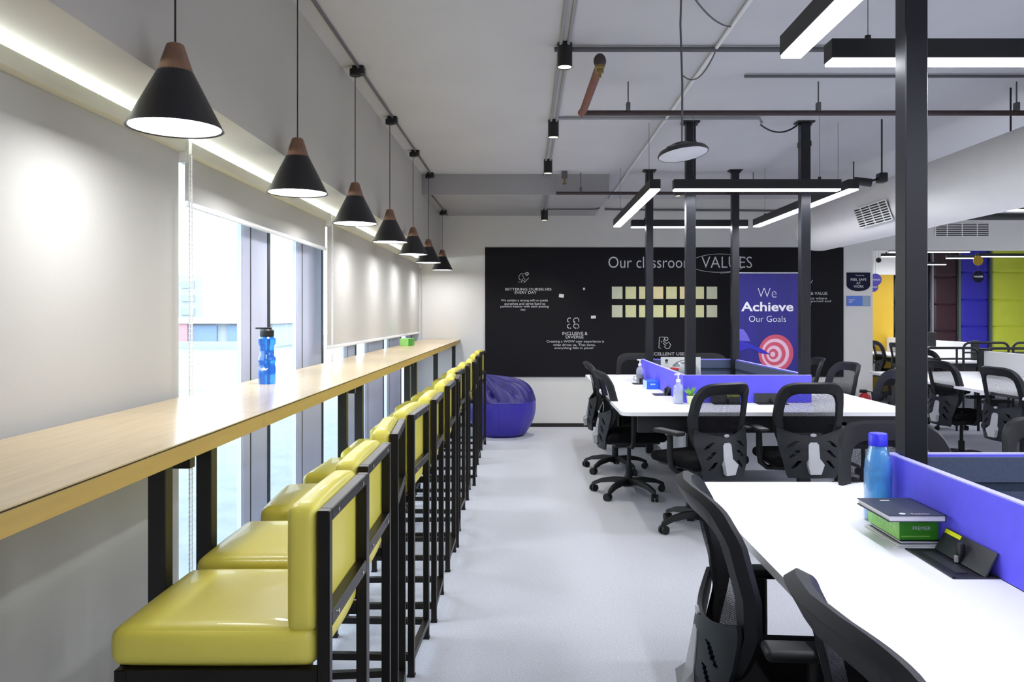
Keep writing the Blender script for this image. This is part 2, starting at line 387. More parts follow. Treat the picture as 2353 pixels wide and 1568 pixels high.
# ================================================================== bar stools
def make_stool():
    t = thing('bar_stool', '', 'stool', (0, 0, 0), 'yellow bar stools along the counter')
    # origin : footprint centre; back towards +X, seat towards -X.  width .38 in Y, depth .43 in X
    W = .19; a = .0125
    for x, z1 in ((-.20, .70), (.20, 1.014)):
        for y in (-W+a, W-a):
            G().box(x-a, x+a, y-a, y+a, 0, z1, .002, 1).build('leg', 'stoolm', t, smooth=False)
            G().box(x-a-.002, x+a+.002, y-a-.002, y+a+.002, 0, .008).build('foot_cap', 'plas', t, smooth=False)
    for z in (.075, .688):
        for y in (-W+a, W-a): G().box(-.1875, .1875, y-a, y+a, z-a, z+a).build('side_rail', 'stoolm', t, smooth=False)
        for x in ((-.20, .20) if z < .1 else (-.20,)): G().box(x-a, x+a, -W+2*a, W-2*a, z-a, z+a).build('cross_rail', 'stoolm', t, smooth=False)
    for z, h in ((1.001, .013), (.792, .015)):
        r_ = G().box(.20-a, .20+a, -W+2*a, W-2*a, z-h, z+h, .002, 1).build('back_rail', 'stoolm', t, smooth=False)
        g = G()
        for y in (-.12, .12): g.cyl((.2+a, y, z), (.2+a+.003, y, z), .005, seg=8)
        g.build('screw', 'chrome', r_)
    G().box(-.225, .185, -W+.002, W-.002, .702, .782, .024, 4, puff=.012, cuts=8).build('seat_cushion', 'yel', t)
    G().box(.125, .186, -W+.002, W-.002, .772, 1.022, .018, 4, puff=.008, cuts=8).build('back_cushion', 'yel', t)
    return t
ordn = ['First', 'Second', 'Third', 'Fourth', 'Fifth', 'Sixth', 'Seventh', 'Eighth', 'Ninth', 'Tenth', 'Eleventh', 'Twelfth']
st = [(1.54, -.400, 0), (1.99, -.42, 1), (2.52, -.445, 5), (3.03, -.44, -2), (3.555, -.425, 1), (4.26, -.43, 0), (4.70, -.43, 3), (5.27, -.46, -2), (5.90, -.455, 2), (6.40, -.436, 2), (7.3, -.46, 0), (8.1, -.46, -3)]
s0 = make_stool(); tr = tree_of(s0)
for i, (y, x, r_) in enumerate(st):
    lb = ordn[i]+' yellow bar stool along the counter, counting from the camera'
    if i == 0: lb = 'Yellow bar stool with black steel frame, nearest the camera in front of the counter'
    if i == 11: lb = 'Last yellow bar stool by the back wall, next to the bean bag'
    loc = (x-.2, y+.19, 0)
    if i == 0: s0.location = loc; s0['label'] = lb
    else: dup(s0, loc, R(r_), lb, tr)

# ================================================================== pendants
def make_pendant():
    t = thing('pendant_lamp', '', 'lamp', (0, 0, 0), 'cone pendant lamps over the counter')
    zb = 1.93
    G().lathe((0, 0, zb), [(.131, 0), (.128, .004), (.0485, .162), (.0455, .162), (.125, .003), (.131, 0)], 40).build('shade', 'shade', t)
    G().lathe((0, 0, zb), [(.124, .003), (.045, .158), (0, .158)], 32).build('shade_lining', 'inner', t)
    G().lathe((0, 0, zb), [(.0495, .160), (.047, .166), (.024, .238), (.018, .242), (0, .242)], 32).build('wooden_cap', 'capw', t)
    G().lathe((0, 0, zb), [(0, .005), (.05, .008), (.119, .010), (.119, .013), (0, .016)], 32).build('diffuser', 'glow', t)
    G().cyl((0, 0, zb+.24), (0, 0, ZC-.05), .0028, seg=6).build('cord', 'black', t)
    c = G().cyl((0, 0, ZC-.055), (0, 0, ZC-.018), .032, seg=20).build('canopy', 'black', t)
    G().box(-.012, .055, -.03, .03, ZC-.05, ZC-.002, .004).build('junction_box', 'black', c)
    return t
p0 = make_pendant(); tr = tree_of(p0)
pn = ['Black cone pendant with wooden cap nearest the camera']+['%s black cone pendant along the counter, counting from the camera' % o for o in ordn[1:6]]+['Farthest black cone pendant, hanging from the boxed beam by the back wall']
for i, y in enumerate((2.23, 3.42, 4.57, 5.73, 6.90, 7.98, 9.28)):
    if i == 0: o = p0; o.location = (-1.0, y, 0); o['label'] = pn[0]
    elif i < 6: o = dup(p0, (-1.0, y, 0), 0, pn[i], tr)
    else:
        o = dup(p0, (-1.0, y, 0), 0, pn[i], tr); dz = ZC-2.64
        for k in kids(o):
            if k.name.startswith('canopy'): k.location.z -= dz
            if k.name.startswith('cord'):
                k.data = k.data.copy()
                for v in k.data.vertices:
                    if v.co.z > 2.5: v.co.z -= dz
    area('pendant_light', (-1.0, y, 1.932), .2, .2, PENDANT_W, shape='DISK', col=(.97, .97, 1))

# conduit feeding the pendants
def pipe(name, pts, r, m, label, cat='conduit', group=None, seg=8, clips=None):
    o = G().tube(pts, r, seg).build(name, m); tag(o, label, cat, group); return o
pipe('conduit', [(-.975, -2.5, 2.838), (-.975, 8.05, 2.838)], .008, 'cgrey', 'Thin grey conduit running along the ceiling over the pendants')
pipe('conduit', [(-.975, 8.1, 2.63), (-.975, 9.7, 2.63)], .008, 'cgrey', 'Short grey conduit on the boxed beam by the farthest pendant')

# ================================================================== ceiling services
def downlight(x, y, zt, label, rr=.04, hh=.13):
    t = thing('downlight', label, 'lamp', (x, y, zt-hh), 'black cylinder downlights')
    G().lathe((x, y, zt-hh), [(rr-.004, .005), (rr-.004, .002), (rr, 0), (rr, hh), (0, hh)], 24).build('housing', 'black', t)
    G().cyl((x, y, zt-hh+.004), (x, y, zt-hh+.008), rr-.004, seg=24).build('lens', 'gloww', t)
    area('downlight_lamp', (x, y, zt-hh-.004), .06, .06, DOWN_W, shape='DISK', col=(1, .95, .82), spread=90)
downlight(.204, 4.18, ZC, 'Black cylinder downlight nearest the camera at the grey cross conduit')
downlight(.2, 5.83, ZC, 'Second black cylinder downlight, by the end of the short conduit')
downlight(.2, 7.31, ZC, 'Third black cylinder downlight, just before the boxed beam')
downlight(.21, 9.2, 2.64, 'Black cylinder downlight under the boxed beam')
downlight(1.72, 8.9, ZC, 'Small black downlight behind the far light frame', .036, .1)
for dx, nm in ((-.018, 'left'), (.022, 'right')):
    pipe('conduit', [(.2+dx, .5, 2.838), (.2+dx, 8.05, 2.838)], .009, 'conduit', 'Grey ceiling conduit, %s one of the pair linking the downlights' % nm)
    pipe('conduit', [(.2+dx, 8.1, 2.63), (.2+dx, 9.6, 2.63)], .008, 'conduit', 'Conduit under the boxed beam, %s one of the pair' % nm)
def clips(pts, label):
    t = thing('conduit_clip', label, 'clip', pts[0])
    return t
pipe('conduit', [(.15, 4.22, 2.83), (10.5, 4.22, 2.83)], .014, 'cgrey', 'Dark conduit across the ceiling at the nearest downlight')
pipe('conduit', [(1.31, 4.71, 2.835), (10.5, 4.71, 2.835)], .009, 'cgrey', 'Thin conduit across the ceiling starting behind the near light frame')
pipe('conduit', [(.22, 5.72, 2.835), (1.70, 5.72, 2.835), (1.72, 5.72, 2.80)], .011, 'conduit', 'Grey conduit across the ceiling just behind the sprinkler pipe')
pipe('conduit', [(.2, 9.12, 2.63), (.80, 9.12, 2.63), (.84, 9.0, 2.63)], .007, 'cgrey', 'Short thin conduit under the boxed beam beside the last downlight')
pipe('conduit', [(.98, 9.787, 2.72), (3.3, 9.787, 2.70)], .012, 'cgrey', 'Conduit across the top of the back wall behind the light frame')
pipe('conduit', [(1.02, .3, 2.836), (1.02, 9.7, 2.836)], .010, 'white', 'White conduit running along the ceiling left of the light frames')
def cat_(p, q, sag, n=10):
    p, q = Vector(p), Vector(q); return [p.lerp(q, i/n)-Vector((0, 0, sag*4*(i/n)*(1-i/n))) for i in range(n+1)]
pipe('cable', cat_((.66, 3.34, 2.84), (1.02, 3.9, 2.835), .05), .004, 'cgrey', 'Grey cable looping from the disc lamp hook to the white conduit', 'cable')
pipe('cable', cat_((1.02, 4.2, 2.83), (.93, 4.65, 2.82), .08), .004, 'cgrey', 'Short black cable loop under the white conduit', 'cable')
pipe('cable', cat_((1.72, 5.76, 2.80), (2.05, 5.9, 2.84), .06), .006, 'black', 'Black cable sagging to the top of the right far post', 'cable')
def pipe_run(label, x0, y, z, rods, branch=None, m='brown'):
    t = thing('sprinkler_pipe', label, 'pipe', (x0, y, z))
    G().tube([(x0, y, z), (10.9, y, z)], .017, 12).build('pipe', m, t)
    for x in rods:
        h = G().tube([(x, y, z+.01), (x, y, ZC-.002)], .0045, 6).build('hanger_rod', 'cgrey', t)
        G().box(x-.012, x+.012, y-.02, y+.02, z+.01, z+.065, .004).build('hanger_clamp', 'cgrey', h)
    if branch:
        bx, by = branch
        b = G().tube([(x0, y, z), (x0+.01, y-.05, z+.005), (bx, by+.03, z+.03), (bx, by, z+.05)], .023, 12).build('branch_pipe', 'copper', t)
        G().ball((bx, by, z+.05), .033, (1, 1, 1.2)).build('elbow_fitting', 'brown', b)
        G().lathe((bx, by, z-.035), [(0, 0), (.008, 0), (.008, .02), (.02, .025), (.02, .045), (.026, .05), (.026, .07), (0, .07)], 16).build('sprinkler_head', 'brass', b)
    return t
pipe_run('Dark brown sprinkler pipe across the ceiling with a rust-red branch', .34, 4.86, 2.653, (.63, 1.81, 3.04), (.376, 4.02))
pipe_run('Dark brown sprinkler pipe across the ceiling at the boxed beam', .30, 7.95, 2.635, (.55, 2.3), None)
t = thing('ceiling_sprinkler', 'Small sprinkler head hanging at the boxed beam', 'sprinkler', (PX(1297, 7.9), 7.9, 2.7))
G().cyl((PX(1297, 7.9), 7.9, 2.85), (PX(1297, 7.9), 7.9, 2.78), .03).build('cup', 'cgrey', t)
G().lathe((PX(1297, 7.9), 7.9, 2.72), [(0, 0), (.02, 0), (.02, .01), (.008, .015), (.008, .06), (0, .06)], 12).build('nozzle', 'brass', t)

# round high-bay lamp
cx, cy, cz = .66, 3.3, 2.075
t = thing('disc_lamp', 'Round black high-bay lamp with white lens hanging on a long cable', 'lamp', (cx, cy, cz))
h = G().lathe((cx, cy, cz), [(.104, 0), (.108, .006), (.098, .02), (.06, .034), (.03, .04), (.03, .05), (0, .05)], 36).build('housing', 'black', t)
l_ = G().lathe((cx, cy, cz), [(0, -.012), (.06, -.009), (.102, .001), (.104, .004)], 36).build('lens', 'glowoff', t)
QR = Matrix.Rotation(R(-7), 4, 'Y') @ Matrix.Rotation(R(-6), 4, 'X')
for o in (h, l_): o.data.transform(QR)
g = G(); g.tube([(cx-.07, cy, cz+.03), (cx-.03, cy, cz+.05), (cx+.05, cy, cz+.055), (cx+.07, cy, cz+.035)], .002)
g.build('bracket', 'black', t)
G().tube([(cx-.005, cy, cz+.05), (cx-.004, cy, cz+.3), (cx-.012, cy, cz+.55), (cx-.005, cy, ZC)], .0045).build('cable', 'cgrey', t)

# steel posts and light frames
ZL = 2.30
def post(x, y, label, z0=.02, w=.0355):
    t = thing('steel_post', label, 'post', (x, y, z0), 'charcoal posts through the desk islands')
    G().box(x-w, x+w, y-w, y+w, z0, ZC-.012, .003, 1).build('column', 'post', t, smooth=False)
    G().box(x-.065, x+.065, y-.05, y+.05, ZC-.012, ZC, .002, 1).build('ceiling_plate', 'black', t, smooth=False)
    G().box(x-w-.004, x+w+.004, y-w-.004, y+w+.004, ZC-.19, ZC-.15).build('collar', 'black', t, smooth=False)
    g = G()
    for sx in (-.05, .05): g.cyl((x+sx, y, ZC-.014), (x+sx, y, ZC-.03), .006, seg=6)
    g.build('bolt', 'cgrey', t)
def bar(x0, x1, y0, y1, label, lit=True, z=ZL, power=None, hh=.068):
    t = thing('linear_light', label, 'lamp', ((x0+x1)/2, (y0+y1)/2, z), 'black linear lights')
    G().box(x0, x1, y0, y1, z+.008, z+hh+.008, .002, 1).build('housing', 'black', t, smooth=False)
    G().box(x0+.003, x1-.003, y0+.003, y1-.003, z-.004, z+.009, .002, 1).build('diffuser', 'glowb' if lit else 'black', t, smooth=False)
    a = x1-x0 > y1-y0; L = max(x1-x0, y1-y0)
    for k in (.12, .88):
        px_, py_ = (x0+(x1-x0)*k, (y0+y1)/2) if a else ((x0+x1)/2, y0+(y1-y0)*k)
        G().cyl((px_, py_, z+hh), (px_, py_, ZC), .0016, seg=5).build('suspension_cable', 'cgrey', t)
        G().cyl((px_, py_, z+hh), (px_, py_, z+hh+.03), .011, seg=10).build('cable_gripper', 'black', t)
    if lit: area('bar_lamp', ((x0+x1)/2, (y0+y1)/2, z-.008), (x1-x0)*.98, (y1-y0)*.98, (BAR_W if power is None else power)*L/2.2, col=(.90, .93, 1))
for yy, nm, full in ((7.84, 'far island, back', 1), (5.88, 'far island, front', 1), (2.5, 'near island, back', 1)):
    post(1.228, yy, 'Left charcoal post of the %s pair' % nm)
    post(2.085, yy, 'Right charcoal post of the %s pair' % nm)
bw = .077
for y0, y1, nm in ((5.62, 8.02, 'far island'), (2.24-2.4, 2.76, 'near island')):
    ya = y0; 
    if nm == 'near island': ya = .35
    bar(.885, .885+bw, ya, y1-.02, 'Left side light bar of the frame over the %s' % nm)
    bar(2.31, 2.31+bw, ya, y1-.02, 'Right side light bar of the frame over the %s' % nm)
    if nm == 'far island': bar(1.06, 2.26, y0, y0+bw, 'Front light bar of the frame over the far island')
    bar(1.076, 2.27, y1, y1+bw, 'Back light bar of the frame over the %s' % nm)
# lights further right and further back
bar(4.15, 6.3, 6.72, 6.79, 'Light bar over the right-hand desks, partly behind the duct')
o = G().box(4.0, 6.4, 7.15, 7.2, 2.27, 2.33, .004).build('cable_tray', 'black'); tag(o, 'Black tray hanging beside the right-hand light bar below the duct', 'tray')
fb = [(2045, 2230, 580), (2027, 2118, 590), (2025, 2116, 601), (2023, 2110, 608), (2110, 2175, 608.5), (2176, 2242, 594), (2244, 2420, 590)]
fl = ['topmost and longest', 'second from the top at the left', 'third from the top at the left', 'lowest at the left', 'short low one by the maroon pads', 'in front of the blue pads', 'in front of the lime pads']
for (a, b, yy), nm in zip(fb, fl):
    z = 2.36; Y = (z-H)*F/(VY-yy); bar(PX(a, Y), PX(b, Y), Y, Y+.05, 'Light bar beyond the opening, '+nm, z=z, hh=.045, power=42)
bar(PX(2000, 14.6), PX(2120, 14.6), 14.6, 14.65, 'Low light bar beyond the opening near the ochre pillar', z=2.23, hh=.04, power=20)
# unseen light bars added outside the frame for general fill
for k, (x, y) in enumerate(((4.2, 2.2), (6.2, 3.4), (8.4, 2.2), (8.6, 6.5), (4.6, 4.6), (7, -1), (3.4, -1.4), (1.6, -1.8), (8.5, 8.6))):
    bar(x-1.1, x+1.1, y, y+bw, 'Light bar over the right-hand office, %s of nine out of view' % ordn[k].lower(), power=FILL_BAR_W, z=2.45)

# spot camera beside the frame
t = thing('spotlight', 'Small black spotlight on an arm at the right end of the far light frame', 'lamp', (2.45, 5.75, 2.40))
G().cyl((2.40, 5.75, 2.385), (2.52, 5.72, 2.365), .03, seg=16).build('head', 'black', t)
G().tube([(2.5, 5.75, 2.375), (2.58, 5.8, 2.40), (2.62, 5.8, 2.42)], .009).build('arm', 'black', t)
G().box(2.6, 2.66, 5.76, 5.84, 2.38, 2.45, .008).build('mount', 'black', t)
G().cyl((2.63, 5.8, 2.45), (2.63, 5.8, 2.849), .006).build('stem', 'black', t)

# duct
t = thing('air_duct', 'Large round white air duct running above the right-hand desks', 'duct', (3.19, 4, 2.1))
xd, zd, rd, ye = 3.19, 2.345, .25, 8.7
g = G(); n = 48; ys = [-2.9, 0, 2, 4, 6, 8, 8.5, 8.62, 8.68, ye]; rr = [rd]*6+[rd, rd*.96, rd*.86, rd*.7]
rings = [[g.b.verts.new((xd+r_*math.cos(2*math.pi*k/n), y, zd+r_*math.sin(2*math.pi*k/n))) for k in range(n)] for y, r_ in zip(ys, rr)]
for a, b in zip(rings, rings[1:]):
    for k in range(n): g.b.faces.new((a[k], a[(k+1) % n], b[(k+1) % n], b[k]))
g.b.faces.new(rings[-1]); g.build('duct_body', 'duct', t)
for y in (5.0, 7.4): G().tube([(xd-.1, y, zd+.22), (xd-.1, y, ZC)], .006).build('hanger_rod', 'black', t)
def grille(P0, U, V, lu, lv, n, parent):
    """louvre set on the surface"""
    P0, U, V = Vector(P0), Vector(U), Vector(V); N = U.cross(V).normalized()
    q = lambda u, v, k: P0+U*u+V*v+N*k
    back = G().prism([q(0, 0, .001), q(lu, 0, .001), q(lu, lv, .001), q(0, lv, .001)], N*.002).build('grille_back', 'black', parent, smooth=False)
    for i in range(n+1):
        v = lv*i/n
        G().prism([q(0, v-.004, .004), q(lu, v-.004, .004), q(lu, v+.004, .004), q(0, v+.004, .004)], N*.006).build('grille_slat', 'duct', parent, smooth=False)
    for u in (0, lu*.22, lu*.5, lu*.78, lu):
        G().prism([q(u-.004, 0, .004), q(u+.004, 0, .004), q(u+.004, lv, .004), q(u-.004, lv, .004)], N*.008).build('grille_bar', 'duct', parent, smooth=False)
# on the duct's lower left flank
an = R(200); Nn = Vector((math.cos(an), 0, math.sin(an))); V_ = Vector((-Nn.z, 0, Nn.x)); 
if V_.z < 0: V_ = -V_
Pc = Vector((xd, 0, zd))+Nn*(rd+.006)
gt = thing('air_grille', 'White louvred air grille on the flank of the round duct', 'grille', (Pc.x, 6.6, Pc.z))
U_ = Vector((0, -1, 0)); 
grille(Vector((Pc.x, 6.98, Pc.z))-V_*.085, U_, V_, .62, .17, 8, gt)
gt = thing('air_grille', 'White louvred air grille on the header above the wide opening', 'grille', (5.4, D, 2.4))
grille((5.11, D-.002, 2.385), (1, 0, 0), (0, 0, 1), .67, .16, 7, gt)

# ================================================================== feature board on the back wall
BX0, BX1, BZ0, BZ1 = -.517, 3.958, .627, 2.243; BY = D-.02
t = thing('feature_board', 'Large black wall board printed with white values text and icons', 'board', ((BX0+BX1)/2, BY, BZ0))
G().box(BX0, BX1, BY, D, BZ0, BZ1, .002, 1).build('panel', 'board', t, smooth=False)
x = lambda px: PX(px, BY); z = lambda py: PZ(py, BY)
def lt(s, cx, x0, x1, yb, yt, bold=0, m='ink', dep=.002): return lettering(s, t, m, ((x(x0)+x(x1))/2, BY, z(yb)), XU, ZU, x(x1)-x(x0), z(yt)-z(yb), bold, dep)
lt('Our classroom', 0, 1398, 1592, 616, 590, -.006); lt('VALUES', 0, 1612, 1728, 616, 590, -.008)
lt('BETTERING OURSELVES', 0, 1161, 1267, 668, 662, .005); lt('EVERY DAY', 0, 1183, 1233, 675.5, 669.5, .005)
lt('We exhibit a strong will to outdo', 0, 1151, 1259, 694.5, 688, .002); lt('ourselves and strive hard to', 0, 1159, 1253, 701, 695, .002)
lt('perform better with each passing', 0, 1150, 1261, 708.5, 702, .002); lt('day', 0, 1196, 1208, 715, 709.5, .002)
lt('INCLUSIVE &', 0, 1292, 1350, 770, 763, .005); lt('DIVERSE', 0, 1300, 1341, 778, 771.5, .005)
lt('Creating a WOW user experience is', 0, 1256, 1388, 789, 782, .002); lt('what drives us. That done,', 0, 1271, 1368, 796, 790, .002); lt('everything falls in place!', 0, 1274, 1363, 804, 797.5, .002)
lt('EXCELLENT USER', 0, 1489, 1580, 817, 810, .006)
lt('RESPECT & VALUE', 0, 1822, 1901, 678, 671, .005); lt('space where', 0, 1849, 1900, 690, 683, .004); lt('respected and', 0, 1851, 1909, 696, 690, .004); lt('d', 0, 1858, 1863, 702, 696.5, .002)
def strokes(lines, r, name, parent, m='ink'):
    g = G()
    for L in lines: g.tube([(x(a), BY-.003, z(b)) for a, b in L], r, 5)
    g.build(name, m, parent)
el = lambda cx, cy, a, b, t0, t1, n=24: [(cx+a*math.cos(R(t0+(t1-t0)*i/n)), cy-b*math.sin(R(t0+(t1-t0)*i/n))) for i in range(n+1)]
strokes([el(1655, 606, 68, 22, 10, 200), el(1650, 603, 70, 23, 175, 300), el(1650, 606, 62, 22, 275, 345)], .0028, 'scribble_ring', t)
strokes([[(1192, 636), (1197, 629), (1205, 630), (1209, 627), (1214, 628), (1213, 633), (1208, 634)], el(1211, 629, 4, 2.5, 0, 360, 12), [(1192, 636), (1194, 643), (1200, 644), (1203, 638), (1207, 641), (1204, 645), (1197, 647)], [(1199, 632), (1203, 636)], [(1206, 648), (1215, 639)], [(1203, 650), (1206, 648)], [(1193, 647), (1192, 650)], [(1198, 647), (1198, 650)]], .0035, 'rocket_icon', t)
hands = []
for sx in (-1, 1):
    for sy in (-1, 1):
        c0, c1 = 1317+sx*7, 743+sy*7
        hands.append(el(c0, c1, 6, 5, 0 if sx > 0 else 90, 250, 12)); hands.append([(c0+sx*6, c1-3), (c0+sx*6, c1+4)]); hands.append([(c0+sx*3, c1+sy*3), (c0+sx*3, c1+sy*6)]); hands.append([(c0-sx*1, c1+sy*3), (c0-sx*1, c1+sy*6)])
hands.append([(1317, 739), (1321, 743), (1317, 747), (1313, 743), (1317, 739)])
strokes(hands, .0045, 'joined_hands_icon', t)
strokes([[(1527, 775), (1515, 775), (1514, 800), (1519, 801)], el(1531, 779, 4, 4, 0, 360, 12), [(1524, 789), (1530, 795), (1526, 797), (1532, 802), (1538, 800), (1541, 792), (1536, 786), (1532, 790), (1524, 784)], [(1519, 784), (1521, 787)], [(1526, 780), (1525, 783)]], .0045, 'tapping_hand_icon', t)
strokes([[(1855, 655), (1862, 652), (1867, 644)], [(1854, 648), (1858, 650), (1861, 642)], [(1848, 640), (1846, 652), (1852, 656)]], .004, 'shaking_hands_icon', t)
# paper sheets
rowlab = ['upper', 'lower']
for r_, (ya, yb) in enumerate(((659, 687), (701.5, 729.5))):
    for k in range(8):
        a = 1406+31.2*k if k < 7 else 1623.5
        o = G().box(x(a), x(a+24.3), BY-.004, BY-.0005, z(yb), z(ya)).build('paper_sheet', ('noteo' if r_ == 0 and k in (3, 5) else 'note' if k not in (0, 7) else 'notep') if True else '', smooth=False)
        pos = 'leftmost' if k == 0 else 'rightmost' if k == 7 else ordn[k].lower()+' from the left'
        tag(o, 'Pale square paper sheet on the black board, %s in the %s row' % (pos, rowlab[r_]), 'paper', 'paper sheets on the black board')
for nm, cx_, cy_, s_, h_, a in (('Tilted small white paper scrap on the black board', 1290, 680, 11, 8, 8), ('Tiny pale paper scrap, highest one on the black board', 1342, 664, 4.5, 5, 0), ('Small white paper scrap above the joined hands icon', 1363.5, 729, 11, 6.5, -2)):
    w2, h2 = s_*BY/F/2, h_*BY/F/2
    g = G(); g.box(-w2, w2, -.002, .001, -h2, h2); bmesh.ops.transform(g.b, matrix=Matrix.Translation((x(cx_), BY-.0025, z(cy_))) @ Matrix.Rotation(R(a), 4, 'Y'), verts=g.b.verts)
    tag(g.build('paper_scrap', 'noteb', smooth=False), nm, 'paper')
# stand-up banner
Yb = 9.3; xb = lambda px: PX(px, Yb); zb_ = lambda py: PZ(py, Yb)
t = thing('rollup_banner', 'Indigo roll-up banner with a pink target in front of the black board', 'banner', (2.88, Yb, 0))
G().box(xb(1697), xb(1838), Yb, Yb+.004, .08, zb_(629)).build('banner_sheet', 'ban', t, smooth=False)
G().box(xb(1696), xb(1839), Yb-.008, Yb+.012, zb_(629), zb_(626), .002).build('top_rail', 'silver', t)
G().box(xb(1695), xb(1840), Yb-.07, Yb+.09, 0, .08, .015).build('base_cassette', 'silver', t)
G().cyl((2.88, Yb+.03, .06), (2.88, Yb+.012, zb_(630)), .008).build('support_pole', 'silver', t)
def lb(s, x0, x1, yb, yt, bold): lettering(s, t, 'inkw', ((xb(x0)+xb(x1))/2, Yb, zb_(yb)), XU, ZU, xb(x1)-xb(x0), zb_(yt)-zb_(yb), bold, .002)
lb('We', 1741, 1784, 684, 662, -.022); lb('Achieve', 1703, 1823, 716, 694, .02); lb('Our Goals', 1721, 1806, 740, 726, -.012)
def disc(cx, cz_, rx, rz, y, m, nm, cut=None):
    pts = [(cx+rx*math.cos(2*math.pi*i/40), y, cz_+rz*math.sin(2*math.pi*i/40)) for i in range(40)]
    G().prism(pts, (0, -.0008, 0)).build(nm, m, t, smooth=False)
tx, tz = xb(1783), zb_(812); k = Yb/F
for i, (r_, m_) in enumerate(((43, 'pink'), (34, 'pinkl'), (27, 'pink'), (19, 'pinkl'), (12, 'pink'), (6, 'pinkl'))): disc(tx-(i*1.5)*k, tz-i*.5*k, r_*k*.93, r_*k, Yb-.0008*(i+1), m_, 'target_ring')
poly = lambda L, y, m_, nm: G().prism([(xb(a), y, zb_(b)) for a, b in L], (0, -.0008, 0)).build(nm, m_, t, smooth=False)
poly([(1699, 782), (1722, 790), (1752, 803), (1770, 815), (1748, 812), (1722, 800), (1699, 808)], Yb-.0062, 'blu', 'dart_body')
poly([(1699, 756), (1708, 757), (1716, 768), (1724, 785), (1699, 783)], Yb-.0066, 'lav', 'dart_fin')
# signs on the wall strip
t = thing('wall_sign', 'Navy shield sign reading FEEL SAFE AT WORK on the white wall strip', 'sign', (PX(1972, D), D, 1.6))
xs = lambda px: PX(px, D); zs = lambda py: PZ(py, D)
pts = [(1945, 626.5), (1999, 626.5), (1999, 655)]+[(1972+27*math.cos(R(a)), 655+14.5*math.sin(R(a))) for a in range(15, 180, 15)]+[(1945, 655)]
G().prism([(xs(a), D-.001, zs(b)) for a, b in pts], (0, -.008, 0)).build('plate', 'navy', t, smooth=False)
for s_, a, b, yb, yt, bo in (('FEEL SAFE', 1954, 1990, 645.5, 640, .01), ('AT', 1967, 1977, 653.5, 648, .01), ('WORK', 1961, 1984, 661.5, 656, .01), ('Teachmint', 1965, 1985, 634.8, 631.5, 0)):
    lettering(s_, t, 'ink', ((xs(a)+xs(b))/2, D-.009, zs(yb)), XU, ZU, xs(b)-xs(a), zs(yt)-zs(yb), bo, .001)
t = thing('wall_sign', 'Sky blue rectangular sign below the navy shield sign', 'sign', (PX(1972, D), D, 1.5))
G().box(xs(1945), xs(1999), D-.009, D-.001, zs(703.5), zs(680.5)).build('plate', 'bsign', t, smooth=False)
G().box(xs(1981), xs(1998), D-.0105, D-.009, zs(703), zs(681)).build('grey_panel', 'signg', t, smooth=False)
g = G()
for yy, wd in ((689, 14), (692, 11), (695, 7)): g.box(xs(1950), xs(1950+wd), D-.0100, D-.009, zs(yy+.6), zs(yy-.6))
g.build('text_lines', 'ink', t, smooth=False)
# fire extinguisher
ex, ey = 4.12, 9.55
t = thing('fire_extinguisher', 'Red fire extinguisher standing by the white wall strip behind the mesh chairs', 'extinguisher', (ex, ey, 0))
G().lathe((ex, ey, 0), [(0, 0), (.07, 0), (.075, .02), (.075, .37), (.06, .42), (.025, .45), (0, .45)], 20).build('cylinder', 'red', t)
G().lathe((ex, ey, .2), [(.0755, 0), (.076, .005), (.076, .1), (.0755, .105)], 20).build('label_band', 'noteb', t)
G().box(ex-.06, ex+.03, ey-.012, ey+.012, .45, .49, .006).build('valve', 'black', t)
G().tube([(ex+.02, ey, .47), (ex+.09, ey, .46), (ex+.1, ey, .35), (ex+.085, ey, .2)], .011).build('hose', 'black', t)

# ================================================================== bean bag
t = thing('bean_bag', 'Purple-blue leatherette bean bag slumped on the carpet by the black board', 'bean bag', (-.25, 9.12, 0))
bx, by = -.29, 9.12
def bb(u, v, k=1):
    th = 2*math.pi*u
    r_ = .39*math.sin(math.pi*min(1, (.16+.40*v)))**.55 if v > .02 else .22
    zz = .40*v**.95
    w_ = 1+.018*math.sin(6*th+1)+.01*math.sin(13*th)
    return Vector((bx+r_*w_*math.cos(th), by+.9*r_*w_*math.sin(th), zz))
g = G(); g.grid(lambda u, v: bb(u, v), 64, 20); bmesh.ops.remove_doubles(g.b, verts=g.b.verts, dist=.0005); g.build('lower_body', 'bean', t)
def bt(u, v):
    th = 2*math.pi*u; base = bb(u, 1); f = v
    apex = Vector((bx-.20, by+.02, .71)); q = base.lerp(apex, f)
    e = math.sin(math.pi*min(1, f))
    q.x += .115*max(0, math.cos(th))*e; q.z += .10*max(0, math.cos(th))*e*(1-f*.6)      # right shoulder
    q.x -= .06*max(0, -math.cos(th))*e; q.z -= .05*max(0, -math.sin(th))*e; q.y += .05*math.sin(th)*e
    w_ = abs(math.sin(th*4.5+1.2*f+.6))**.6*.045+abs(math.sin(th*9-2*f))**.7*.018-.035
    q += Vector((math.cos(th), math.sin(th), .7))*w_*math.sin(math.pi*min(1, .08+f*.9))
    return q
g = G(); g.grid(bt, 96, 24); bmesh.ops.remove_doubles(g.b, verts=g.b.verts, dist=.0005); g.build('folded_top', 'beann', t)
g = G(); g.tube([bb(i/64, 1)*1+Vector((0, 0, .002)) for i in range(64)], .006, 6, closed=True)
for k_ in (.60, .74, .9): g.tube([bb(k_, v/10)+(bb(k_, v/10)-Vector((bx, by, bb(k_, v/10).z))).normalized()*.001 for v in range(1, 11)], .003, 5)
g.build('seam_piping', 'bean', t)

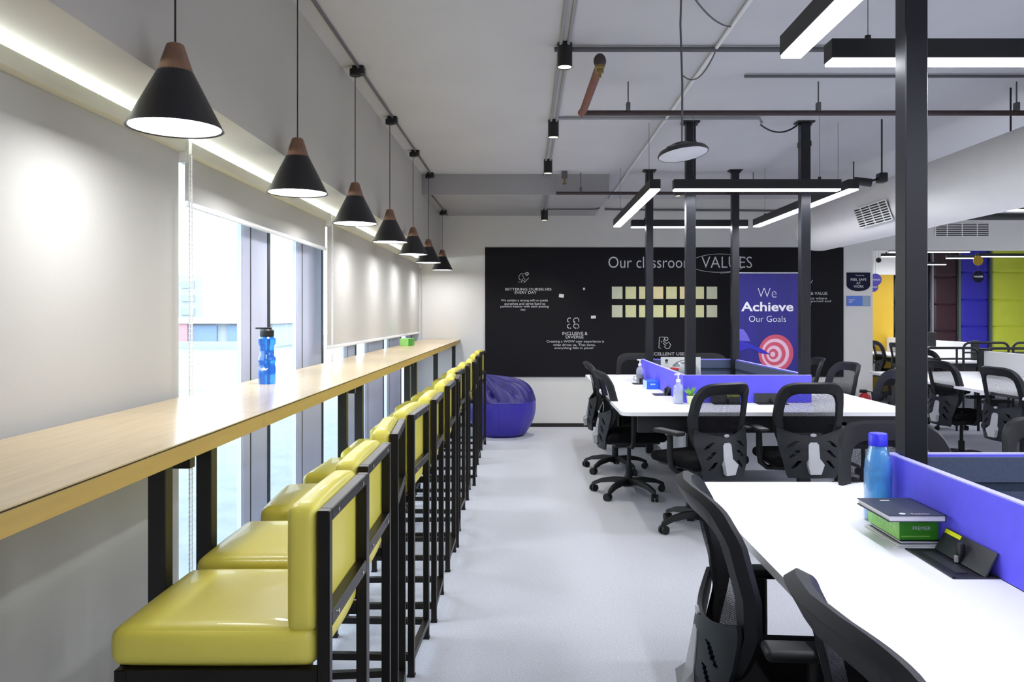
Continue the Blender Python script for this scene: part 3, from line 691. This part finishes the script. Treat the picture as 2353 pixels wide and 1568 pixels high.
# ================================================================== desk islands
def island(x0, x1, y0, y1, px0, px1, py0, py1, nm, purple=True):
    t = thing('desk_island', 'White shared desk island with dark underframe, %s' % nm, 'desk', ((x0+x1)/2, (y0+y1)/2, 0), 'white desk islands')
    def slab(a, b, c, d, corner):
        g = G(); g.box(a, b, c, d, .725, .75)
        es = [e for e in g.b.edges if abs(e.verts[0].co.z-e.verts[1].co.z) > .01 and all(any(abs(v.co.x-p[0]) < .01 and abs(v.co.y-p[1]) < .01 for p in corner) for v in e.verts)]
        if es: bmesh.ops.bevel(g.b, geom=es, offset=.07, segments=6, affect='EDGES', profile=.5)
        g.build('tabletop', 'desk', t, smooth=False)
    C = [(x0, y0), (x0, y1), (x1, y0), (x1, y1)]
    if purple:
        ym = (y0+y1)/2
        slab(x0, px0, py0, ym-.002, C); slab(x0, px0, ym+.002, py1, C); slab(px1, x1, py0, ym-.002, C); slab(px1, x1, ym+.002, py1, C)
        slab(x0, x1, y0, py0-.002, C); slab(x0, x1, py1+.002, y1, C)
    else:
        xm = (x0+x1)/2; ym = (y0+y1)/2
        for a, b in ((x0, xm-.002), (xm+.002, x1)):
            for c, d in ((y0, ym-.002), (ym+.002, y1)): slab(a, b, c, d, C)
    i = .12; ix = .48
    for a in (x0+ix, x1-ix):
        G().box(a-.025, a+.025, y0+i, y1-i, .675, .725).build('frame_beam', 'black', t, smooth=False)
        for b in (y0+i, y1-i): G().box(a-.025, a+.025, b-.025, b+.025, 0, .675, .003, 1).build('leg', 'black', t, smooth=False)
    for b in (y0+i, y1-i): G().box(x0+i, x1-i, b-.025, b+.025, .60, .725).build('frame_beam', 'black', t, smooth=False)
    if purple:
        for b, c in ((py0, py0+.02), (py1-.02, py1)): G().box(px0, px1, b, c, .25, .66).build('modesty_panel', 'deskedge', t, smooth=False)
        for b, c in ((px0, px0+.02), (px1-.02, px1)): G().box(b, c, py0+.02, py1-.02, .25, .66).build('modesty_panel', 'deskedge', t, smooth=False)
        p = thing('desk_partition', 'Purple partition box with blue-grey felt inside standing on the %s' % nm, 'partition', ((px0+px1)/2, (py0+py1)/2, .75), 'purple partition boxes')
        th = .022; zt = .955
        for a, b, c, d in ((px0, px1, py0, py0+th), (px0, px1, py1-th, py1), (px0, px0+th, py0+th, py1-th), (px1-th, px1, py0+th, py1-th)):
            q = G().box(a, b, c, d, .752, zt-.004).build('panel', 'purple', p, smooth=False)
            G().box(a, b, c, d, zt-.004, zt).build('top_trim', 'purpedge', q, smooth=False)
        i0, i1, j0, j1 = px0+th, px1-th, py0+th, py1-th; e = .008
        for z0, z1, m_, ee in ((.865, zt-.01, 'liner', e+.004), (.835, .865, 'linerlo', e), (.69, .835, 'liner', e)):
            g = G(); g.box(i0, i1, j0, j0+ee, z0, z1).box(i0, i1, j1-ee, j1, z0, z1).box(i0, i0+ee, j0+ee, j1-ee, z0, z1).box(i1-ee, i1, j0+ee, j1-ee, z0, z1)
            g.build('felt_liner', m_, p, smooth=False)
        G().box(i0, i1, j0, j1, .70, .715).build('inner_shelf', 'linerlo', t, smooth=False)
    return t
island(.635, 2.63, 5.22, 8.54, 1.16, 2.11, 5.80, 7.93, 'far one in front of the black board')
island(.635, 2.63, -.28, 3.047, 1.165, 2.11, .42, 2.535, 'near one beside the camera')
island(3.92, 6.5, 5.0, 9.0, 0, 0, 0, 0, 'right-hand one under the duct', False)
island(5.85, 7.8, 10.9, 14.5, 0, 0, 0, 0, 'beyond the wide opening', False)
def screen(x, y0, y1, z0, z1, label):
    t = thing('desk_screen', label, 'partition', (x, (y0+y1)/2, z0))
    G().box(x-.015, x+.015, y0, y1, z0+.0, z1, .004, 1).build('panel', 'white', t)
    for y in (y0-.03, y1+.03):
        G().box(x-.045, x+.045, y-.03, y+.03, z0, z1+.02, .004, 1).build('end_post', 'black', t)
        G().box(x-.06, x+.06, y-.035, y+.035, z1+.02, z1+.03).build('post_cap', 'black', t, smooth=False)
screen(5.21, 5.3, 8.9, .751, .99, 'White desk screen with black end posts on the right-hand island')
screen(6.45, 11.3, 14.3, .751, 1.0, 'Long white desk screen beyond the wide opening')

# ================================================================== task chairs
def back_y(xx, zz):
    pts = [(.38, -.205), (.46, -.215), (.56, -.205), (.66, -.19), (.76, -.205), (.86, -.228), (.93, -.252), (.985, -.275)]
    if zz <= pts[0][0]: y = pts[0][1]
    elif zz >= pts[-1][0]: y = pts[-1][1]
    else:
        for (a, b), (c, d) in zip(pts, pts[1:]):
            if a <= zz <= c:
                s_ = (zz-a)/(c-a); s_ = s_*s_*(3-2*s_)*.5+s_*.5; y = b+(d-b)*s_; break
    return y+.066*(xx/.23)**2
def make_chair():
    t = thing('task_chair', '', 'chair', (0, 0, 0), 'black mesh task chairs')
    # outline in x,z : superellipse-like, wider in the middle
    def outline(inset, n=56):
        o = []
        for i in range(n):
            a = 2*math.pi*i/n; c, s_ = math.cos(a), math.sin(a); e = .42
            ux = math.copysign(abs(c)**e, c); uz = math.copysign(abs(s_)**e, s_)
            hw = (.228-inset)*(1-.06*max(0, uz)-.16*max(0, -uz)); zc, hz = .745, .235-inset*(1.25 if uz > 0 else .6)
            o.append((ux*hw, zc+uz*hz))
        return o
    n = 56; A = outline(0); B = outline(.060); C0 = outline(.008); C1 = outline(.050)
    g = G(); rings = []
    for i in range(n):
        ring = []
        for (xx, zz), dy in ((A[i], 0), (C0[i], .018), (C1[i], .006), (B[i], 0), (C1[i], -.015), (C0[i], -.024)):
            ring.append(g.b.verts.new((xx, back_y(xx, zz)+dy, zz)))
        rings.append(ring)
    for i in range(n):
        a, b = rings[i], rings[(i+1) % n]
        for k in range(6): g.b.faces.new((a[k], a[(k+1) % 6], b[(k+1) % 6], b[k]))
    fr = g.build('back_frame', 'rim', t)
    IN = outline(.05); g = G(); m = 8; cen = (0, .745); prev = None
    for j in range(m+1):
        f = 1-j/m
        row = []
        for (xx, zz) in IN:
            qx, qz = xx*f, cen[1]+(zz-cen[1])*f; row.append(g.b.verts.new((qx, back_y(qx, qz), qz)))
        if prev:
            for i in range(n): g.b.faces.new((prev[i], prev[(i+1) % n], row[(i+1) % n], row[i]))
        prev = row
    bmesh.ops.remove_doubles(g.b, verts=g.b.verts, dist=.0005); g.build('mesh_back', 'mesh', t)
    # lower shell with slanted slots
    def sf(u, v):
        zz = .375+.315*v; hw = .150+.056*min(1, v*1.5)**.8
        xx = (2*u-1)*hw; top = .05*(1-abs(2*u-1)**2)*max(0, v-.7)/.3; zz -= top
        return Vector((xx, back_y(xx, zz)-.030, zz))
    def hole(u, v):
        a = abs(2*u-1)
        if a < .40 or a > .78: return False
        k = v+.42*(a-.40)
        return any(abs(k-c) < .030*math.sin(math.pi*(a-.38)/.42)+.004 for c in (.36, .56, .76))
    g = G(); g.grid(sf, 44, 40, -.012, hole); g.build('lumbar_shell', 'shell', t)
    # spine lever
    g = G(); P = [(-.033, .60), (.033, .60), (.036, .50), (.052, .468), (.034, .405), (-.034, .405), (-.052, .468), (-.036, .50)]
    P = [(-.033, .585), (-.02, .60), (.02, .60), (.033, .585)]+P[2:]
    g.prism([(a, back_y(0, b)-.044-(.03 if b < .49 else 0), b) for a, b in P], (0, .03, 0)); g.build('spine_lever', 'silver', t, label='silver-grey moulded lever at the back of the chair')
    G().lathe((0, 0, 0), [(0, 0), (.02, 0), (.02, .006), (0, .008)], 16, 1, .5).build('badge', 'silver', t)
    bd = [k_ for k_ in kids(t) if k_.name.startswith('badge')][0]
    bd.data.transform(Matrix.Translation((0, back_y(0, .645)-.044, .645)) @ Matrix.Rotation(R(90), 4, 'X'))
    # seat
    G().box(-.235, .235, -.20, .25, .435, .50, .03, 4, puff=.010, cuts=6).build('seat', 'fab', t)
    G().box(-.20, .20, -.16, .2, .418, .437, .006).build('seat_pan', 'plas', t)
    g = G(); g.box(-.07, .07, -.12, .12, .375, .42, .005); g.prism([(-.035, -.26, .43), (.035, -.26, .43), (.035, -.26, .40), (-.035, -.26, .40)], (0, .18, -.01)); g.build('tilt_mechanism', 'plas', t)
    for s_ in (-1, 1):
        g = G(); g.tube([(s_*.10, -.02, .40), (s_*.22, -.02, .405), (s_*.262, -.02, .44), (s_*.27, -.02, .52), (s_*.272, -.02, .645)], [.017, .017, .019, .021, .02], 10)
        a = g.build('armrest_post', 'plas', t)
        G().box(s_*.272-.036, s_*.272+.036, -.135, .115, .645, .672, .012, 3).build('arm_pad', 'plas', a)
    G().cyl((0, 0, .10), (0, 0, .22), .028, seg=16).cyl((0, 0, .22), (0, 0, .38), .016, seg=16).build('gas_lift', 'plas', t)
    G().cyl((0, 0, .072), (0, 0, .125), .046, .04, seg=20).build('base_hub', 'plas', t)
    for k in range(5):
        a = R(90+72*k+12); c, s_ = math.cos(a), math.sin(a); g = G(); sec = []
        for r_, zt_, zb2, w2 in ((.03, .125, .075, .028), (.12, .128, .09, .026), (.22, .11, .078, .021), (.285, .082, .055, .017), (.30, .07, .052, .006)):
            sec.append([g.b.verts.new((r_*c-sd*w2*s_, r_*s_+sd*w2*c, zz)) for sd, zz in ((-1, zb2), (1, zb2), (.7, zt_), (-.7, zt_))])
        for p, q in zip(sec, sec[1:]):
            for i in range(4): g.b.faces.new((p[i], p[(i+1) % 4], q[(i+1) % 4], q[i]))
        g.b.faces.new(sec[0]); g.b.faces.new(sec[-1]); lg = g.build('base_leg', 'plas', t)
        g = G(); ca = a+R(60+40*k); u = Vector((math.cos(ca), math.sin(ca), 0)); w3 = Vector((-u.y, u.x, 0)); cc = Vector((.293*c, .293*s_, .028))+w3*.012
        for sd in (-1, 1): g.cyl(cc+u*sd*.006, cc+u*sd*.024, .028, seg=16)
        g.cyl((.293*c, .293*s_, .03), (.293*c, .293*s_, .06), .007, seg=8); g.box(cc.x-.012, cc.x+.012, cc.y-.012, cc.y+.012, .03, .056, .004, 1)
        g.build('caster', 'plas', lg)
    return t
c0 = make_chair(); tr = tree_of(c0)
CH = [
 (.70, 1.18, -90, 'Black task chair nearest the camera at the left side of the near island'),
 (.675, 1.99, -94, 'Black task chair second from the camera at the left side of the near island'),
 (1.42, 2.85, 180, 'Black task chair facing the camera behind the blue-capped bottle'),
 (2.13, 2.97, 178, 'Black task chair facing the camera at the right picture edge'),
 (1.14, 5.10, 27, 'Black task chair turned sideways at the front left of the far island'),
 (1.79, 5.15, 2, 'Black task chair with its back square to the camera at the far island front'),
 (.80, 6.12, -86, 'Black task chair at the left side of the far island, closer one'),
 (.80, 7.08, -92, 'Black task chair at the left side of the far island, farther one'),
 (2.60, 6.05, 82, 'Black task chair at the right side of the far island, closest one'),
 (2.64, 6.95, 100, 'Black task chair at the right side of the far island, middle one'),
 (2.66, 7.8, 88, 'Black task chair at the right side of the far island, farthest one'),
 (1.2, 8.38, 180, 'Black task chair at the back of the far island, left one'),
 (1.98, 8.38, 180, 'Black task chair at the back of the far island, right one'),
 (4.06, 6.42, -82, 'Black task chair with see-through back at the right-hand island, nearer one'),
 (4.08, 7.35, -84, 'Black task chair at the right-hand island beside the near post, farther one'),
 (5.15, 9.75, -80, 'Black task chair behind the black tube rails at the opening'),
 (5.88, 12.0, -80, 'Black task chair beyond the opening, right of the white wall strip'),
 (6.0, 12.95, -95, 'Black task chair beyond the opening, half hidden by the white wall strip'),
]
for i, (x_, y_, a, lbl) in enumerate(CH):
    if i == 0: c0.location = (x_, y_, 0); c0.rotation_euler = (0, 0, R(a)); c0['label'] = lbl
    else: dup(c0, (x_, y_, 0), R(a), lbl, tr)

# ================================================================== things on the counter
def sports_bottle():
    bx, by, bz = -1.15, 3.47, CT
    t = thing('water_bottle', 'Tall blue sports bottle with black flip cap standing on the counter', 'bottle', (bx, by, bz))
    G().lathe((bx, by, bz), [(0, 0), (.034, 0), (.037, .006), (.037, .07), (.034, .085), (.037, .10), (.037, .115), (.030, .125), (.030, .165), (.037, .178), (.037, .20), (.030, .208), (0, .208)], 28).build('body', 'botd', t)
    G().lathe((bx, by, bz+.208), [(.028, 0), (.030, .004), (.030, .028), (.024, .034), (0, .034)], 24).build('cap', 'black', t)
    G().box(bx-.05, bx+.02, by-.008, by+.008, bz+.242, bz+.25, .003).build('flip_spout', 'black', t)
    g = G(); cr = [(-.018, .052), (-.012, .042), (.010, .042), (.016, .052), (.007, .048), (-.001, .056), (-.009, .048)]
    g.prism([(bx+a, by-math.sqrt(.0375**2-a*a)-.001, bz+.02+b) for a, b in cr], (0, .001, 0)); g.build('crown_print', 'inkw', t, smooth=False)
sports_bottle()
t = thing('tissue_box', 'Small green tissue carton on the far part of the counter', 'box', (-1.19, 7.75, CT))
G().box(-1.25, -1.165, 7.72, 7.90, CT, CT+.07, .002).build('carton', 'gpale', t, smooth=False)
G().box(-1.165, -1.13, 7.72, 7.90, CT, CT+.07, .002).build('carton_end', 'green', t, smooth=False)

# ================================================================== things on the near island
bx, by, bz = 1.112, 2.478, .75
t = thing('water_bottle', 'Clear blue water bottle with royal blue cap on the near desk', 'bottle', (bx, by, bz))
G().lathe((bx, by, bz), [(0, 0), (.034, 0), (.040, .006), (.042, .02), (.042, .16), (.039, .19), (.031, .222), (.027, .236), (.0255, .24), (.0235, .236), (.029, .22), (.037, .188), (.040, .16), (.040, .02), (.034, .006), (0, .006)], 32).build('body', 'bot', t)
G().lathe((bx, by, bz+.007), [(0, 0), (.0335, 0), (.0395, .006), (.0395, .14), (0, .14)], 28).build('water', 'water', t)
G().lathe((bx, by, bz+.236), [(.026, 0), (.029, .002), (.029, .036), (.026, .04), (0, .04)], 28).build('cap', 'bcap', t)
def notebook(x0, x1, y0, y1, z0, h, label, ca='book', text=False, rot=0):
    t = thing('notebook', label, 'notebook', ((x0+x1)/2, (y0+y1)/2, z0))
    G().box(x0+.004, x1-.003, y0+.002, y1-.002, z0+.002, z0+h-.002).build('page_block', 'page', t, smooth=False)
    g = G().box(x0, x1, y0, y1, z0, z0+.002).box(x0, x1, y0, y1, z0+h-.002, z0+h).box(x0, x0+.003, y0, y1, z0, z0+h) if False else G().box(x0, x1, y0, y1, z0, z0+.002).box(x0, x1, y0, y1, z0+h-.002, z0+h).box(x1-.003, x1, y0, y1, z0, z0+h)
    g.build('cover', ca, t, smooth=False)
    if text:
        lettering('Teachmint', t, 'inkw', ((x0+x1)/2+.015, y0+.012, z0+h), (1, 0, 0), (0, 1, 0), .05, .009, .005, .0006)
        G().tube([(x0+.045+.008*math.cos(a), y0+.017+.006*math.sin(a), z0+h+.0006) for a in [k*1.257 for k in range(5)]], .0012, 4, closed=True).build('emblem', 'inkw', t)
        G().box(x0+.055, x0+.082, y1-.035, y1-.03, z0+h, z0+h+.0006).build('clip_mark', 'inkw', t, smooth=False)
    if rot: t.rotation_euler.z = R(rot)
    return t
notebook(1.035, 1.155, 2.18, 2.40, .7502, .008, 'White sheet pad lowest in the stack under the green carton', 'noteb')
notebook(1.045, 1.157, 2.19, 2.38, .7586, .010, 'Black notebook squeezed under the green tissue carton on the near desk', 'traydk')
t = thing('tissue_box', 'Green tissue carton with PREMIER print under the slate notebook', 'box', (1.10, 2.3, .769))
G().box(1.045, 1.155, 2.195, 2.395, .769, .832, .0015).build('carton', 'green', t, smooth=False)
G().box(1.044, 1.0455, 2.196, 2.394, .7695, .8315).build('carton_side', 'greenl', t, smooth=False)
lettering('PREMIER', t, 'inkw', (1.107, 2.195, .797), XU, ZU, .05, .010, -.008, .0006)
lettering('PREMIER', t, 'gpale', (1.044, 2.29, .783), (0, -1, 0), ZU, .16, .035, -.01, .0006)
G().box(1.05, 1.13, 2.1944, 2.195, .777, .781).build('print_stripe', 'greenl', t, smooth=False)
notebook(.992, 1.150, 2.145, 2.352, .8322, .018, 'Slate-covered notebook lying on top of the green tissue carton', 'book', True)
def power_box(x0, x1, y0, y1, label, horizontal=False, tape=None, zt=.75):
    """flip-lid socket box : tray flush with the desk, lid raised towards the partition"""
    t = thing('power_box', label, 'socket', ((x0+x1)/2, (y0+y1)/2, zt), 'flip-lid power boxes in the desks')
    h = .0035
    g = G(); g.box(x0, x1, y0, y0+.008, zt, zt+h).box(x0, x1, y1-.008, y1, zt, zt+h).box(x0, x0+.008, y0, y1, zt, zt+h).box(x1-.008, x1, y0, y1, zt, zt+h)
    g.build('tray_rim', 'tray', t, smooth=False)
    G().box(x0+.008, x1-.008, y0+.008, y1-.008, zt, zt+.0012).build('tray_floor', 'traydk', t, smooth=False)
    if not horizontal:
        a, b = x1-.036, x1-.004
        ld = G().prism([(a, y0+.004, zt+.004), (a, y1-.004, zt+.004), (b, y1-.004, zt+.062), (b, y0+.004, zt+.062)], (.004, 0, -.002)).build('lid', 'tray', t, smooth=False)
        if tape: G().prism([(b-.0062, y1-.085, zt+.050), (b-.0062, y1-.008, zt+.050), (b-.0012, y1-.008, zt+.060), (b-.0012, y1-.085, zt+.060)], (-.0008, 0, .0004)).build('tape_label', 'tapey', ld, smooth=False)
        G().box(a-.002, a+.014, (y0+y1)/2-.012, (y0+y1)/2+.010, zt+.004, zt+.055, .004).build('plug', 'traydk', t)
        G().cyl((a-.004, (y0+y1)/2, zt+.004), (a-.004, (y0+y1)/2, zt+.02), .006).build('cable_end', 'silver', t)
        G().box(x0+.03, x0+.06, y0+.04, y1-.03, zt+.0012, zt+.003).build('socket_strip', 'tray', t, smooth=False)
    else:
        a, b = y1-.03, y1-.004
        ld = G().prism([(x0+.004, a, zt+.004), (x1-.004, a, zt+.004), (x1-.004, b, zt+.07), (x0+.004, b, zt+.07)], (0, .004, -.002)).build('lid', 'tray', t, smooth=False)
        if tape: lettering('TECHNOWN', ld, 'tapey', (x1-.055, b-.006, zt+.045), XU, ZU, .09, .013, .02, .004)
        G().box((x0+x1)/2, (x0+x1)/2+.02, a-.02, a-.002, zt+.004, zt+.035, .003).build('plug', 'traydk', t)
power_box(1.048, 1.164, 1.925, 2.17, 'Open black power box with yellow tape on the near desk', tape=True)
power_box(1.03, 1.158, 6.28, 6.46, 'Open black power box left of the partition on the far desk')
power_box(1.00, 1.10, 7.3, 7.45, 'Small black power box beside the far pump bottle')
power_box(1.36, 1.58, 5.66, 5.80, 'Black power box with yellow lettering seen through the turned chair', True, True)
power_box(1.68, 1.90, 5.66, 5.80, 'Black power box between the two front chairs of the far island', True)

# ================================================================== things on the far island
def pump_bottle(x_, y_, label, fill=.6):
    z0 = .7505
    t = thing('pump_bottle', label, 'bottle', (x_, y_, z0), 'pump bottles on the far island')
    G().lathe((x_, y_, z0), [(0, 0), (.034, 0), (.037, .006), (.037, .11), (.03, .135), (.014, .15), (.014, .158), (0, .158)], 24).build('body', 'clearb', t)
    G().lathe((x_, y_, z0+.003), [(0, 0), (.031, 0), (.0345, .006), (.0345, .16*fill), (0, .16*fill)], 20).build('gel', 'gel', t)
    G().lathe((x_, y_, z0+.155), [(.017, 0), (.017, .02), (.006, .024), (.006, .055), (0, .055)], 16).build('pump_collar', 'white', t)
    G().box(x_-.028, x_+.012, y_-.008, y_+.008, z0+.207, z0+.219, .003).build('pump_spout', 'white', t)
pump_bottle(1.112, 5.74, 'Nearer white pump bottle of sanitiser at the front left of the partition')
pump_bottle(1.10, 7.60, 'Farther white pump bottle at the back left of the partition', .35)
t = thing('tissue_box', 'Bright blue tissue carton left of the partition on the far desk', 'box', (1.1, 6.95, .75))
G().box(1.05, 1.155, 6.84, 7.05, .7505, .82, .002).build('carton', 'bluebox', t, smooth=False)
G().box(1.0485, 1.05, 6.84, 7.05, .7505, .82).build('carton_side', 'bluel', t, smooth=False)
G().box(1.08, 1.125, 6.838, 6.84, .787, .80).build('print_stripe', 'bluel', t, smooth=False)
t = thing('cup', 'Grey cup standing in front of the far pump bottle', 'cup', (1.075, 7.5, .75))
G().lathe((1.085, 7.5, .7505), [(0, 0), (.03, 0), (.037, .08), (.034, .08), (.028, .006), (0, .006)], 20).build('body', 'grey', t)
G().tube([(1.05, 7.5, .815), (1.028, 7.5, .81), (1.028, 7.5, .78), (1.052, 7.5, .77)], .004).build('handle', 'grey', t)
t = thing('potted_succulent', 'Small green succulent in a cream pot at the front of the partition', 'plant', (1.20, 5.72, .75))
G().lathe((1.20, 5.72, .7505), [(0, 0), (.026, 0), (.034, .06), (.030, .06), (.028, .05), (0, .05)], 16).build('pot', 'pot', t)
for k in range(14):
    a = k*2.4; e_ = .25+.75*(k % 5)/4; d = Vector((math.cos(a)*math.cos(e_*1.2), math.sin(a)*math.cos(e_*1.2), math.sin(e_*1.2)+.25)).normalized(); b = Vector((1.20, 5.72, .80))
    s_ = d.cross(Vector((0, 0, 1))).normalized()*.010; up = s_.cross(d).normalized()*.004
    g = G(); p1 = b+d*.045
    v = [g.b.verts.new(c) for c in (b, p1+s_*1.3, b+d*.085, p1-s_*1.3, p1+up, p1-up)]
    for f in ((0, 1, 4), (1, 2, 4), (2, 3, 4), (3, 0, 4), (1, 0, 5), (2, 1, 5), (3, 2, 5), (0, 3, 5)): g.b.faces.new([v[q] for q in f])
    g.build('leaf', 'leaf', t)
# helmet and print leaning inside the partition box
t = thing('print_board', 'White printed card with a small portrait leaning behind the helmet', 'poster', (1.42, 7.2, .715))
G().box(1.235, 1.60, 7.2, 7.206, .716, 1.012).build('card', 'noteb', t, smooth=False)
px_, pz_ = PX(1531.5, 7.2), PZ(832, 7.2)
disc_ = lambda cx, cz_, rx, rz, m_, nm, y: G().prism([(cx+rx*math.cos(2*math.pi*i/20), y, cz_+rz*math.sin(2*math.pi*i/20)) for i in range(20)], (0, -.0006, 0)).build(nm, m_, t, smooth=False)
disc_(px_, pz_, .013, .018, 'grey', 'portrait_face', 7.1995); disc_(px_, pz_+.014, .014, .011, 'black', 'portrait_hair', 7.1985)
hx, hy, hz = 1.40, 6.95, .715
t = thing('motorcycle_helmet', 'Grey and black motorcycle helmet with red and white stripes behind the partition', 'helmet', (hx, hy, hz))
hf = lambda u, v: Vector((hx+.135*math.cos(2*math.pi*u)*math.cos(R(-60+150*v)), hy+.12*math.sin(2*math.pi*u)*math.cos(R(-60+150*v)), hz+.145+.14*math.sin(R(-60+150*v))))
g = G(); g.grid(hf, 40, 24); bmesh.ops.remove_doubles(g.b, verts=g.b.verts, dist=.0005); g.build('outer_shell', 'helm', t)
def band(u0, u1, v0, v1, k_, m_, nm, sl=0):
    g = G(); g.grid(lambda u, v: Vector((hx, hy, hz+.145))+(hf(u0+(u1-u0)*u, v0+(v1-v0)*v+sl*u)-Vector((hx, hy, hz+.145)))*k_, 16, 6, .001); g.build(nm, m_, t)
band(.40, .98, .22, .50, 1.02, 'helmk', 'lower_shell', 0); band(.42, .74, .57, .61, 1.022, 'red', 'red_stripe', .0); band(.42, .74, .62, .635, 1.022, 'inkw', 'white_stripe', 0)
band(.66, .95, .42, .72, 1.03, 'grey', 'visor', 0)
G().lathe((hx, hy, hz), [(.09, 0), (.105, .004), (.105, .03), (.09, .034)], 30, 1, .9).build('neck_roll', 'helmk', t)

# ================================================================== right-hand background
def rail(x0, x1, y, zt, label):
    t = thing('tube_rail', label, 'railing', ((x0+x1)/2, y, 0), 'black tubular rails near the opening')
    r_ = .08
    pts = [(x0, y, 0), (x0, y, zt-r_)]+[(x0+r_-r_*math.cos(R(a)), y, zt-r_+r_*math.sin(R(a))) for a in (20, 45, 70, 90)]+[(x1-r_+r_*math.sin(R(a)), y, zt-r_+r_*math.cos(R(a))) for a in (0, 20, 45, 70, 90)]+[(x1, y, 0)]
    G().tube(pts, .016, 10).build('hoop', 'black', t)
    G().tube([(x0, y, zt-.13), (x1, y, zt-.13)], .012, 8).build('cross_bar', 'black', t)
    G().tube([(x0*.4+x1*.6, y, zt), (x0*.4+x1*.6, y, .0)], .013, 8).build('upright', 'black', t)
rail(4.80, 5.45, 9.45, 1.0, 'Black tube rail in front, left one near the opening')
rail(5.80, 6.40, 10.4, 1.03, 'Black tube rail farther back with a rounded top by the blue pads')
rail(6.46, 7.3, 10.4, 1.03, 'Black tube rail at the right picture edge by the lime pads')
rail(5.55, 6.5, 9.45, .995, 'Black tube rail right of the screen end post')
t = thing('monitor', 'Black computer monitor seen just right of the near post beyond the opening', 'monitor', (5.98, 11.8, .75))
G().box(5.78, 6.17, 11.8, 11.83, .92, 1.14, .005).build('display', 'black', t)
G().cyl((5.98, 11.84, .755), (5.98, 11.83, .95), .02).build('stand', 'black', t)
G().box(5.88, 6.08, 11.75, 11.93, .751, .76, .003).build('foot', 'black', t)
t = thing('power_box', 'Black socket box with yellow tape on the right-hand island', 'socket', (4.98, 7.6, .75))
G().box(4.9, 5.05, 7.4, 7.7, .751, .80, .004).build('case', 'traydk', t, smooth=False)
G().box(4.898, 4.90, 7.5, 7.62, .775, .79).build('tape_label', 'tapey', t, smooth=False)
# ochre pillar, far partition, notice
o = G().box(6.18, 6.56, 14.0, 14.4, 0, 2.12).build('trim_6', 'ochre', smooth=False); struct(o)
o = G().box(4.33, 6.6, 14.0, 14.5, 2.12, ZC).build('trim_7', 'wall', smooth=False); struct(o)
t = thing('notice_sheet', 'White notice with a grey figure on the dark wall beside the ochre pillar', 'poster', (6.95, 16.18, 1.6))
G().box(PX(2053, 16.1), PX(2078, 16.1), 16.17, 16.19, PZ(705, 16.1), PZ(670, 16.1)).build('sheet', 'noteb', t, smooth=False)
G().box(PX(2056, 16.1), PX(2063, 16.1), 16.165, 16.17, PZ(699, 16.1), PZ(674, 16.1)).build('grey_figure', 'grey', t, smooth=False)
# padded wall panels
rows = [.06, .60, 1.16, 1.715, 2.28, 2.80]
def pads(x0, x1, m_, label, dz=0):
    t = thing('padded_panel', label, 'wall panel', ((x0+x1)/2, 16.1, .05))
    for a, b in zip(rows, rows[1:]):
        G().box(x0, x1, 16.06, 16.15, a+dz+.004, min(b+dz-.004, 2.83), .03, 4, puff=.02, cuts=6).build('pad', m_, t)
    return t
pads(7.55, 8.27, 'padn', 'Tall column of black-navy pads on the far wall, leftmost', -.1)
pads(8.36, 8.83, 'padm', 'Tall column of dark maroon pads on the far wall', -.1)
pads(8.90, 9.47, 'padb', 'Tall column of royal blue pads on the far wall')
pads(9.54, 10.35, 'padl', 'Tall column of lime green pads on the far wall')
pads(10.4, 10.95, 'padl', 'Second column of lime green pads at the right end of the far wall')
for x_, m_, lb_ in ((8.31, 'strim', 'Silver upright strip between the navy and maroon pads'), (8.865, 'gtrim', 'Grey upright strip left of the blue pads'), (9.505, 'gtrim', 'Grey upright strip between the blue and lime pads')):
    tag(G().box(x_-.02, x_+.02, 16.02, 16.19, .03, 2.83).build('upright_strip', m_, smooth=False), lb_, 'strip')
# round hanging signs
def hang(cx, cy, r_px, Y, m_, label, txt=None):
    X, Z, r_ = PX(cx, Y), PZ(cy, Y), r_px*Y/F
    t = thing('hanging_sign', label, 'sign', (X, Y, Z-r_), 'round hanging signs beyond the opening')
    G().prism([(X+r_*math.cos(2*math.pi*i/32), Y, Z+r_*math.sin(2*math.pi*i/32)) for i in range(32)], (0, .006, 0)).build('disc', m_, t, smooth=False)
    G().cyl((X, Y+.003, Z+r_), (X, Y+.003, ZC), .0015, seg=5).build('cord', 'cgrey', t)
    if txt: lettering(txt, t, 'inkw', (X, Y, Z-.012), XU, ZU, r_*1.65, .024, .03, .002)
hang(2248, 636, 13.5, 11, 'navy', 'Navy round hanging sign in front of the blue pads', 'THUNDER')
hang(2248, 599, 11.5, 11.6, 'ochre', 'Olive yellow round hanging sign above the navy one')
hang(2012, 643, 14, 10.6, 'lav', 'Purple round hanging sign beside the white wall strip', 'THUNDER')
hang(2007, 660, 11, 11.3, 'lav', 'Smaller purple round sign hanging lowest beside the wall strip', 'THUNDER')
hang(2019, 598, 6, 11, 'black', 'Small black round piece hanging top left in the opening')
